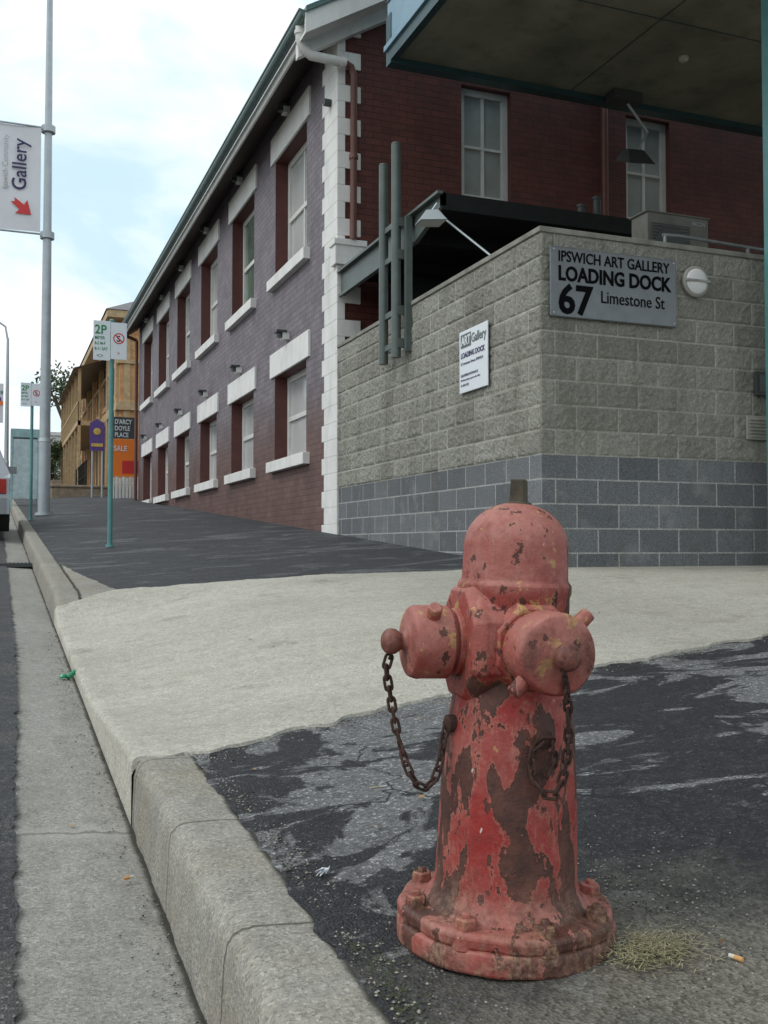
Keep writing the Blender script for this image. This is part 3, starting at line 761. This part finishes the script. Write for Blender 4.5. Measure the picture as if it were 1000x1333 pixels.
mb.cyl((8.08,FY-.08,2.5),(8.08,FY-.08,7.2),.05,.05,12,1); mb.cyl((8.08,FY-.08,4.55),(8.08,FY-.08,4.6),.064,.064,12,0)
mb.cyl((FX-.10,YE-.15,1.0),(FX-.10,YE-.15,EZ-.5),.05,.05,10,1); mb.tube([(FX-.10,YE-.15,EZ-.5),(xa-.05,YE-.15,EZ-.35)],.05,10,1)
mb.obj('downpipes',[M_white,M_pipeb],parent=B,smooth=45)
mb=MB()
for cn in WIN:
    for z in (3.16,6.62):
        y=cn+.1
        mb.box(FX-.10,FX-.0,y-.07,y+.07,z-.05,z+.05,0); mb.box(FX-.2,FX-.04,y-.09,y+.09,z+.05,z+.085,1); mb.cyl((FX-.13,y,z-.02),(FX-.13,y,z+.05),.05,.05,10,1)
mb.cyl((FX-.12,FY+.25,5.85),(FX-.02,FY+.25,5.85),.05,.05,12,1)
mb.obj('wall_lamps',[M_white,M_gs],parent=B)

# ---------------------------------------------------------------- street furniture
def parking_sign(name,x,y,h):
    z0=G(x,y)-.1
    e=empty(name)
    mb=MB(); mb.cyl((x,y,z0),(x,y,z0+h+.1),.030,.030,14); mb.cyl((x,y,z0+.1),(x,y,z0+.13),.05,.045,14)
    mb.cyl((x,y,z0+h+.1),(x,y,z0+h+.115),.033,.02,14)
    mb.obj('pole',[M_teal],parent=e,smooth=40)
    t=z0+h+.08; Y=y-.045
    mb=MB(); mb.box(x-.215,x-.02,Y-.004,Y,t-.47,t); mb.box(x-.015,x+.17,Y-.004,Y,t-.45,t-.01)
    mb.box(x-.15,x+.12,Y,y-.02,t-.12,t-.09,1); mb.box(x-.15,x+.12,Y,y-.02,t-.38,t-.35,1)
    mb.obj('plates',[M_wsign,M_galv],parent=e,bevel=.0015)
    yy=Y-.0055
    text('2P','two_hour',.15,(x-.20,yy,t-.155),'-y',M_grn,e,bold=.003,sx=.9,ext=.0008)
    for k,s in enumerate(('METER','8-5 M-F','8-11 SAT')): text(s,'hours_%d'%k,.05,(x-.20,yy,t-.22-.065*k),'-y',M_grn,e,sx=.78,bold=.001,ext=.0008)
    text('<>','arrow',.07,(x-.18,yy,t-.44),'-y',M_grn,e,ext=.0008)
    mb=MB(); cx,cz=x+.078,t-.20
    N=28; r0,r1=.052,.066; vs=[]
    for i in range(N):
        a=2*math.pi*i/N; vs+= [(cx+r0*math.cos(a),yy,cz+r0*math.sin(a)),(cx+r1*math.cos(a),yy,cz+r1*math.sin(a))]
    mb.add(vs,[(2*i,2*i+1,(2*i+3)%(2*N),(2*i+2)%(2*N)) for i in range(N)],0)
    mb.quad((cx-.045,yy-.001,cz+.035),(cx-.035,yy-.001,cz+.045),(cx+.045,yy-.001,cz-.035),(cx+.035,yy-.001,cz-.045),0)
    mb.obj('no_standing_ring',[M_redp],parent=e,recalc=False)
    text('S','no_standing_letter',.10,(cx-.028,yy,cz-.036),'-y',M_blk,e,bold=.002,ext=.0008)
    text('>','arrow_b',.07,(cx-.025,yy,t-.40),'-y',M_redp,e,ext=.0008)
parking_sign('parking_sign',1.25,12.2,2.70)
parking_sign('parking_sign',.62,20.8,2.72)

def lamp(name,x,y,h,r=.13):
    z0=G(x,y)
    e=empty(name); mb=MB()
    mb.cyl((x,y,z0-.2),(x,y,z0+1.6),r,r*.97,20); mb.cyl((x,y,z0+1.6),(x,y,z0+1.68),r*1.06,r*.9,20)
    mb.cyl((x,y,z0+1.68),(x,y,z0+h),r*.88,.05,20); mb.cyl((x,y,z0),(x,y,z0+.06),r*1.5,r*1.45,20)
    mb.tube([(x,y,z0+h-.1),(x-.1,y,z0+h+.5),(x-.7,y,z0+h+.9),(x-1.8,y,z0+h+1.0)],.045,10)
    mb.box(x-2.5,x-1.8,y-.13,y+.13,z0+h+.93,z0+h+1.08)
    mb.obj('pole',[M_galv],parent=e,smooth=40)
    return e
o=lamp('street_lamp',.95,22.8,14)
e=empty('gallery_banner')
bx0,bx1,bz0,bz1,by=-.17,.80,6.80,9.10,22.72
mb=MB()
mb.grid(lambda u,v:(u,by+.03*math.sin(v*2.2+u*3),v),frange(bx0,bx1,8),frange(bz0,bz1,16),0)
mb.obj('cloth',[M_ban],parent=e,recalc=False,smooth=60)
mb=MB()
for z in (bz0-.03,bz1+.02):
    mb.cyl((bx0-.05,by,z),(.95,by,z),.022,.022,10); mb.cyl((.95,22.8,z-.07),(.95,22.8,z+.07),.15,.15,16)
    mb.box(.80,.95,by-.03,by+.06,z-.04,z+.04)
mb.obj('brackets',[M_galv],parent=e)
text('Gallery','banner_lettering',.42,(.50,by-.05,7.66),'-y',M_navy,e,bold=.004,roll=90,sx=.92,ext=.001)
text('Ipswich Community','banner_lettering_small',.17,(.13,by-.05,7.66),'-y',M_greyl,e,roll=90,sx=.86,ext=.001)
mb=MB()
def arrow(cx,cz,s,an):
    pts=[(-.5,.13),(.0,.15),(-.04,.42),(.5,0),(-.04,-.42),(.0,-.15),(-.5,-.13),(-.38,0)]
    ca,sa=math.cos(an),math.sin(an)
    mb.add([(cx+s*(p*ca-q*sa),by-.055,cz+s*(p*sa+q*ca)) for p,q in pts],[(7,0,1,2,3),(7,3,4,5,6)],0)
arrow(.42,7.30,.48,rad(-38))
mb.obj('red_arrow',[M_redp],parent=e,recalc=False)
lamp('street_lamp',.35,46,7.0,r=.11)
mb=MB(); zb=sl(46)-.85
mb.box(-.45,.2,45.9,45.92,zb+3.3,zb+5.0,0)
for i in range(14):
    x=-.42+random.random()*.5; z=zb+3.4+random.random()*1.4; s=random.uniform(.08,.16)
    mb.box(x,x+s,45.88-.002*i,45.885-.002*i,z,z+s*1.3,1+i%4)
mb.obj('festival_banner',[M_ban,M_or,M_pur,M_teal,M_redp])

mb=MB(); x,y=.75,31; z=G(x,y)
mb.box(x-.4,x+.4,y,y+.9,z+2.0,z+2.25,0)
for a in (x-.4,x+.34):
    for b in (y,y+.84): mb.box(a,a+.06,b,b+.06,z-.1,z+2.0,0)
mb.box(x-.34,x+.34,y+.02,y+.03,z+.2,z+1.95,1); mb.box(x-.38,x-.37,y+.06,y+.84,z+.2,z+1.95,1); mb.box(x+.37,x+.38,y+.06,y+.84,z+.2,z+1.95,1)
mb.box(x-.15,x+.15,y+.6,y+.84,z+.9,z+1.6,2)
mb.obj('phone_booth',[simple('pale_teal_paint',(.30,.46,.47),.4),simple('booth_glass',(.45,.55,.56),.1),M_gs],bevel=.01)

def car(name,x0,y0,colr):
    W=1.74; z0=roadz(-.9,y0+2)-.03
    prof=[(0,.30),(.03,.55),(.08,.86),(.45,.93),(.85,1.38),(1.25,1.46),(2.35,1.45),(3.05,1.02),(4.0,.86),(4.27,.62),(4.3,.30)]
    e=empty(name); e.location=(x0,y0,z0); e.rotation_euler=(math.atan(S),0,0)
    mb=MB(); n=len(prof)
    def ins(z): return .0 if z<.95 else .20*(z-.93)/.5
    vs=[(-W+ins(z),y,z) for y,z in prof]+[(-ins(z),y,z) for y,z in prof]
    fs=[(i,i+1,n+i+1,n+i) for i in range(n-1)]+[(n-1,0,n,2*n-1),tuple(range(n)),tuple(range(n,2*n))]
    mb.add(vs,fs,0)
    for sx,s in ((-.0,1),(-W,-1)):
        def q(z,o=.006): return sx-s*ins(z)+s*o
        mb.add([(q(.96),.60,.96),(q(.96),1.42,.96),(q(1.38),1.40,1.38),(q(1.36),.98,1.36)],[(0,1,2,3)],1)
        mb.add([(q(.96),1.50,.96),(q(.96),2.95,.96),(q(1.38),2.33,1.38),(q(1.38),1.48,1.38)],[(0,1,2,3)],1)
        mb.box(sx-.003,sx+.004,.05,.4,.62,.84,3)
    mb.add([(-W+.22,.50,.99),(-.22,.50,.99),(-.24,.83,1.34),(-W+.24,.83,1.34)],[(0,1,2,3)],1)
    mb.box(-W+.05,-W+.3,-.012,.06,.62,.84,3); mb.box(-.3,-.05,-.012,.06,.62,.84,3); mb.box(-1.1,-.64,-.012,.03,.58,.70,4)
    mb.box(-W+.05,-.05,-.05,.1,.30,.55,0)
    for y in (.78,3.45):
        for x in (-W+.08,-.08):
            s=1 if x>-.5 else -1
            mb.cyl((x-.1*s,y,.31),(x+.085*s,y,.31),.315,.315,28,2); mb.cyl((x+.085*s,y,.31),(x+.092*s,y,.31),.19,.17,20,4)
    mb.box(.0,.14,2.62,2.78,.93,1.06,0)
    mb.obj('body',[simple('car_paint',colr,.25,.4,.03,bs=0),simple('car_glass',(.02,.025,.03),.05,bs=0),simple('tyre',(.02,.02,.02),.8),simple('tail_lamp',(.4,.02,.015),.2,bs=0),M_galv],parent=e,bevel=.02)
car('parked_car',.18,16.4,(.30,.31,.33))

# ---------------------------------------------------------------- background
e=empty('heritage_brick_building')
mb=MB(); X,Y0,Y1=4.45,40.3,68; zb=1.2; zt=8.9
mb.box(X,22,Y0,Y1,zb,zt,0)
mb.box(X-.15,22.2,Y0-.15,Y1,5.35,5.7,1); mb.box(X-.55,22.5,Y0-.55,Y1+.5,zt,zt+.3,1)
mb.box(X-.10,22.1,Y0-.10,Y1,7.2,7.35,1); mb.box(X-.1,22.1,Y0-.1,Y1,zb,2.3,4)
mb.add([(X-.6,Y0-.6,zt+.3),(22.6,Y0-.6,zt+.3),(22.6,Y1+.6,zt+.3),(X-.6,Y1+.6,zt+.3),(9,Y0+5,zt+3.2),(18,Y0+5,zt+3.2),(18,Y1-5,zt+3.2),(9,Y1-5,zt+3.2)],[(0,1,5,4),(1,2,6,5),(2,3,7,6),(3,0,4,7),(4,5,6,7)],2)
for k in range(8):
    y=Y0+1.2+k*3.3
    for a,b in ((2.6,4.9),(6.1,8.4)):
        mb.box(X-.03,X+.02,y,y+1.5,a,b,3); mb.box(X-.08,X+.03,y-.1,y+1.6,a-.2,a,1); mb.box(X-.05,X+.03,y+.7,y+.8,a,b,1); mb.box(X-.06,X+.03,y-.1,y+1.6,b,b+.25,1)
    mb.box(X-.14,X,y-1.0,y-.6,zb,zt,1)
mb.box(X-1.3,X,Y0+4,Y0+16,5.15,5.35,1)
for k in range(7):
    y=Y0+4+k*2; mb.box(X-1.28,X-1.16,y,y+.12,1.8,7.6,1)
mb.box(X-1.3,X-1.24,Y0+4,Y0+16,6.1,6.18,1)
for k in range(48): mb.box(X-1.29,X-1.25,Y0+4+k*.25,Y0+4.04+k*.25,5.35,6.1,1)
mb.add([(X-1.5,Y0+3.7,7.55),(X-1.5,Y0+16.3,7.55),(X,Y0+16.3,8.05),(X,Y0+3.7,8.05)],[(0,1,2,3)],2)
mb.box(5.3,6.2,Y0-.03,Y0,6.1,8.4,3); mb.box(5.2,6.3,Y0-.08,Y0,5.9,6.1,1); mb.box(4.6,4.85,Y0-.05,Y0,2.3,zt,1)
mb.obj('walls_and_roof',[M_orange,simple('cream_render',(.50,.36,.20),.7),M_roof,M_dark,M_stone],parent=e)
mb=MB()
mb.box(1.9,4.3,39.4,39.8,1.0,2.2,0); mb.box(1.85,4.35,39.35,39.85,2.2,2.3,0)
mb.box(1.9,2.3,39.8,60,1.0,2.5,0)
mb.obj('stone_retaining_wall',[M_stone],bevel=.03)
mb=MB()
for i in range(9):
    x=3.62+i*.115; mb.box(x,x+.085,34.9,34.94,.9,2.32+.03*(i%2))
mb.box(3.6,4.7,34.94,34.98,1.5,1.58); mb.box(3.6,4.7,34.94,34.98,2.1,2.18)
mb.obj('picket_fence',[M_white])
mb=MB()
mb.box(3.66,4.50,35.1,35.14,3.68,4.42,0); mb.box(3.62,4.66,35.1,35.14,2.38,3.66,1)
mb.cyl((3.7,35.2,.9),(3.7,35.2,4.4),.04,.04,8,2); mb.cyl((4.45,35.2,.9),(4.45,35.2,4.4),.04,.04,8,2)
mb.box(3.98,4.55,35.085,35.1,2.48,2.92,3)
sg=mb.obj('street_name_board',[M_gs,M_or,M_galv,M_redp])
for k,s in enumerate(("D'ARCY",'DOYLE','PLACE')): text(s,'board_text_%d'%k,.225,(3.72,35.09,4.18-.225*k),'-y',M_wsign,sg,bold=.004,sx=.72,ext=.002)
text('SALE','board_open',.26,(3.70,35.09,3.25),'-y',M_wsign,sg,ext=.002,bold=.004,sx=.8)
mb=MB()
mb.add([(3.10,37.5,3.45),(3.62,37.5,3.45),(3.62,37.5,4.45),(3.36,37.5,4.62),(3.10,37.5,4.45)],[(0,1,2,3,4)],0)
mb.cyl((3.2,37.55,1.2),(3.2,37.55,4.4),.035,.035,8,2); mb.cyl((3.55,37.55,1.2),(3.55,37.55,4.4),.035,.035,8,2)
mb.turn((3.36,37.49,4.15),(0,-1,0),[(.13,0),(.12,.01)],16,1)
mb.box(3.16,3.56,37.48,37.49,3.6,3.72,1)
mb.obj('club_sign',[M_pur,simple('gold_paint',(.6,.4,.08),.5),M_galv])
mb=MB()
for i in range(12):
    y=40+i*.5; mb.cyl((3.2,y,2.2),(3.2,y,3.3),.02,.02,6)
mb.cyl((3.2,40,3.3),(3.2,45.5,3.3),.03,.03,8); mb.cyl((3.2,40,2.75),(3.2,45.5,2.75),.02,.02,8)
mb.obj('verandah_railing',[M_dark])
def dist(name,x0,x1,y0,y1,z1,m,rows,cols):
    mb=MB(); mb.box(x0,x1,y0,y1,1,z1,0); mb.box(x0-.2,x1+.2,y0-.2,y1+.2,z1,z1+.3,0)
    for r in range(rows):
        for c in range(cols):
            w=(x1-x0)/cols; h=(z1-2)/rows; a=x0+c*w+w*.25; b=2+r*h+h*.3
            mb.box(a,a+w*.5,y0-.05,y0,b,b+h*.45,1)
    mb.obj(name,[m,M_gs])
WB=simple('render_white',(.62,.62,.6),.7)
dist('distant_shop',-6,-.9,92,110,9.5,WB,2,4)
dist('distant_shop',-22,-7,80,110,12,simple('render_grey',(.4,.42,.44),.7),3,8)
dist('distant_building',3.2,7.5,95,115,10.0,WB,2,5)
dist('distant_building',-.4,2.6,120,130,7.2,simple('render_tan',(.42,.36,.3),.7),2,3)
dist('distant_building',-60,-24,60,110,10,simple('render_brown',(.35,.25,.2),.7),3,10)

def tree(name,x,y,z,h,r,seed,leaf=.22,n=2600,dens=9):
    rnd=random.Random(seed); e=empty(name)
    mb=MB(); mb.tube([(x,y,z),(x+.1,y,z+h*.3),(x,y+.1,z+h*.6)],.14*h/5,8)
    cl=[]
    for i in range(dens):
        a=rnd.random()*6.28; rr=r*rnd.uniform(.2,.75); c=Vector((x+rr*math.cos(a),y+rr*math.sin(a),z+h*rnd.uniform(.45,.92)))
        cl.append((c,r*rnd.uniform(.28,.5))); mb.tube([(x,y,z+h*.35),((x+c.x)/2,(y+c.y)/2,(z+h*.35+c.z)/2+.1),c],.03*h/5,6)
    mb.obj('trunk_and_limbs',[simple('bark',(.12,.09,.06),.9)],parent=e)
    mb=MB()
    for i in range(n):
        c,cr=rnd.choice(cl); d=Vector((rnd.gauss(0,1),rnd.gauss(0,1),rnd.gauss(0,.8))).normalized()*cr*rnd.uniform(.3,1.08)
        p=c+d; u=Vector((rnd.gauss(0,1),rnd.gauss(0,1),rnd.gauss(0,1))).normalized(); w=u.orthogonal().normalized()*leaf*.5
        u=u*leaf; mb.add([p-u*.5,p+w*.6,p+u*.5,p-w*.6],[(0,1,2,3)],rnd.choice((0,0,1)))
    mb.obj('foliage',[simple('leaves',(.05,.085,.03),.6,0,.5,1.5,0),simple('leaves_light',(.09,.13,.045),.6,0,.4,1.5,0)],parent=e,recalc=False)
tree('street_tree',2.3,55,2.0,3.6,1.3,1,.16,2200)
tree('street_tree',5.4,78,2.0,13.5,2.8,2,.32,1500,11)
tree('street_tree',4.6,88,2.0,6.5,2.2,3,.28,1600)

# ---------------------------------------------------------------- small stuff
rnd=random.Random(3)
mb=MB()
def peb(x,y,s,z=None,mi=0):
    z=G(x,y)+s*.25 if z is None else z
    vs=[Vector(q)*s*rnd.uniform(.7,1.25)+Vector((x,y,z)) for q in ((1,0,0),(-1,0,0),(0,1,0),(0,-1,0),(0,0,.7),(0,0,-.7))]
    mb.add(vs,[(0,2,4),(2,1,4),(1,3,4),(3,0,4),(2,0,5),(1,2,5),(3,1,5),(0,3,5)],mi)
for i in range(3000):
    a=rnd.random()*6.28; r=.2+abs(rnd.gauss(0,.22)); x=.95+r*math.cos(a)*1.2; y=1.5+r*math.sin(a)*.8
    if x<.59: continue
    if (x-.877)**2+(y-1.653)**2<.2**2: continue
    peb(x,y,rnd.uniform(.0012,.0038),None,rnd.choice((0,0,1,2)))
for i in range(1300): 
    y=rnd.uniform(.9,3.1); x=.575+abs(rnd.gauss(0,.05)); peb(x,y,rnd.uniform(.0012,.0042),G(x,y)+.005,rnd.choice((0,1,2)))
for i in range(600):
    y=rnd.uniform(1.2,7); x=KX-.01-abs(rnd.gauss(0,.05)); peb(x,y,rnd.uniform(.001,.004),-1.032+sl(y)+.002+.03*(KX-x)/KX,rnd.choice((0,1,2)))
for i in range(700):
    x=rnd.uniform(.62,4); y=pl(x,near)-abs(rnd.gauss(0,.05)); peb(x,y,rnd.uniform(.0015,.005),None,rnd.choice((0,1,2)))
mb.obj('gravel',[simple('grit_grey',(.17,.165,.15),.9),simple('grit_pale',(.32,.29,.24),.9),simple('grit_dark',(.05,.047,.04),.9)],recalc=False)
mb=MB()
for i in range(1100):
    x=1.06+rnd.gauss(0,.045); y=1.455+rnd.gauss(0,.03); a=rnd.random()*6.28; l=rnd.uniform(.008,.026); z=G(x,y)+.004+rnd.random()*.008
    d=Vector((math.cos(a),math.sin(a),rnd.uniform(-.1,.3)))*l; w=Vector((-math.sin(a),math.cos(a),0))*.0010
    p=Vector((x,y,z)); mb.add([p-w,p+w,p+d+w*.3,p+d-w*.3],[(0,1,2,3)],rnd.choice((0,0,1)))
for i in range(500):
    x=.585+abs(rnd.gauss(0,.03)); y=1.1+rnd.random()*.6; a=rnd.random()*6.28; l=rnd.uniform(.006,.016); z=G(x,y)+.004
    d=Vector((math.cos(a),math.sin(a),rnd.uniform(0,.6)))*l; w=Vector((-math.sin(a),math.cos(a),0))*.0009
    p=Vector((x,y,z)); mb.add([p-w,p+w,p+d+w*.3,p+d-w*.3],[(0,1,2,3)],2)
mb.obj('dry_grass',[simple('straw',(.38,.34,.20),.8),simple('straw_dark',(.22,.20,.10),.8),simple('moss',(.07,.085,.03),.9)],recalc=False)
def gp(x,y): return Vector((x,y,G(x,y)))
def butt(name,p,a,l,r,c):
    mb=MB(); d=Vector((math.cos(a),math.sin(a),0)); mb.cyl(p+Vector((0,0,r)),p+d*l*.6+Vector((0,0,r)),r,r,10,0); mb.cyl(p+d*l*.6+Vector((0,0,r)),p+d*l+Vector((0,0,r)),r*.97,r*.9,10,1)
    mb.obj(name,[simple('butt_paper',c,.8,bs=0),simple('butt_white',(.6,.57,.5),.8,bs=0)])
butt('cigarette_butt',Vector((.31,2.62,-1.02+sl(2.62)+.004)),.4,.028,.004,(.6,.3,.1))
butt('cigarette_butt',gp(1.17,1.36)+Vector((0,0,.004)),1.9,.025,.004,(.6,.33,.12))
butt('twig',gp(.93,2.5)+Vector((0,0,.005)),.1,.05,.0018,(.4,.35,.25))
mb=MB()
p=gp(.63,2.0)
for k in range(4):
    q=p+Vector((.006*k,.004*(k%2),.008)); mb.add([q+Vector((rnd.uniform(-.014,.014),rnd.uniform(-.014,.014),rnd.uniform(0,.016))) for _ in range(5)],[(0,1,2),(0,2,3),(1,3,4)],0)
mb.obj('paper_scrap',[M_wsign],recalc=False)
mb=MB(); p=Vector((.345,5.35,-1.02+sl(5.35))); mb.cyl(p,p+Vector((.04,.02,.03)),.014,.012,12); mb.turn(p+Vector((-.02,0,.0)),(0,0,1),[(.018,0),(.02,.01),(.012,.02)],14,0)
mb.obj('crushed_bottle',[simple('green_plastic',(.02,.25,.12),.2,bs=0)])
mb=MB()
for i in range(30):
    if i<16: x,y=rnd.uniform(.65,2.2),rnd.uniform(1.2,3.2); z=G(x,y)+.010
    elif i<20: x,y=rnd.uniform(.2,.36),rnd.uniform(1.4,6); z=-1.015+sl(y)+.003
    else: x,y=rnd.uniform(1,4),rnd.uniform(4,7); z=G(x,y)+.016
    a=rnd.random()*6.28; l=rnd.uniform(.008,.018); d=Vector((math.cos(a),math.sin(a),.1))*l; w=Vector((-math.sin(a),math.cos(a),.2))*l*.4; p=Vector((x,y,z))
    mb.add([p-d,p+w,p+d,p-w],[(0,1,2,3)],i%2)
mb.obj('fallen_leaves',[simple('leaf_brown',(.14,.08,.04),.8,bs=0),simple('leaf_tan',(.3,.2,.1),.8,bs=0)],recalc=False)

# ---------------------------------------------------------------- camera, light, world
cam=bpy.data.cameras.new('camera'); co=bpy.data.objects.new('camera',cam); col.objects.link(co)
cam.sensor_fit='HORIZONTAL'; cam.sensor_width=36; cam.lens=46.8; cam.clip_start=.05; cam.clip_end=5000
co.location=(0,0,0); co.rotation_euler=(rad(90+1.94),0,rad(-21.2))
SC.camera=co
sun=bpy.data.lights.new('sun','SUN'); so=bpy.data.objects.new('sun',sun); col.objects.link(so)
sun.energy=1.2; sun.angle=rad(25); sun.color=(1,.96,.91)
az,el=rad(272),rad(50)
dirv=Vector((math.sin(az)*math.cos(el),math.cos(az)*math.cos(el),math.sin(el)))
so.rotation_euler=dirv.to_track_quat('Z','Y').to_euler(); so.location=(-10,-10,20)
w=bpy.data.worlds.new('World'); SC.world=w; w.use_nodes=True; nt=w.node_tree
bg=nt.nodes['Background']; bg.inputs['Strength'].default_value=.1
sky=nt.nodes.new('ShaderNodeTexSky'); sky.sky_type='NISHITA'; sky.sun_disc=False; sky.sun_elevation=el; sky.sun_rotation=az
tc=nt.nodes.new('ShaderNodeTexCoord').outputs['Generated']
cn=nz(nt,mapping(nt,tc,(1,1,2.2),(.35,.1,.2)),3.4,7,.55,.4)
cloud=ramp(nt,cn,[(.38,(.60,.79,.89)),(.50,(.80,.875,.915)),(.60,(.93,.94,.95))])
sc=nt.nodes.new('ShaderNodeVectorMath'); sc.operation='SCALE'; L(nt,cloud,sc.inputs[0]); sc.inputs['Scale'].default_value=12.6
k=ramp(nt,cn,[(.34,.85),(.5,.99)])
L(nt,mix(nt,k,sky.outputs[0],sc.outputs[0]),bg.inputs['Color'])
SC.view_settings.view_transform='Standard'; SC.view_settings.look='None'; SC.view_settings.exposure=0
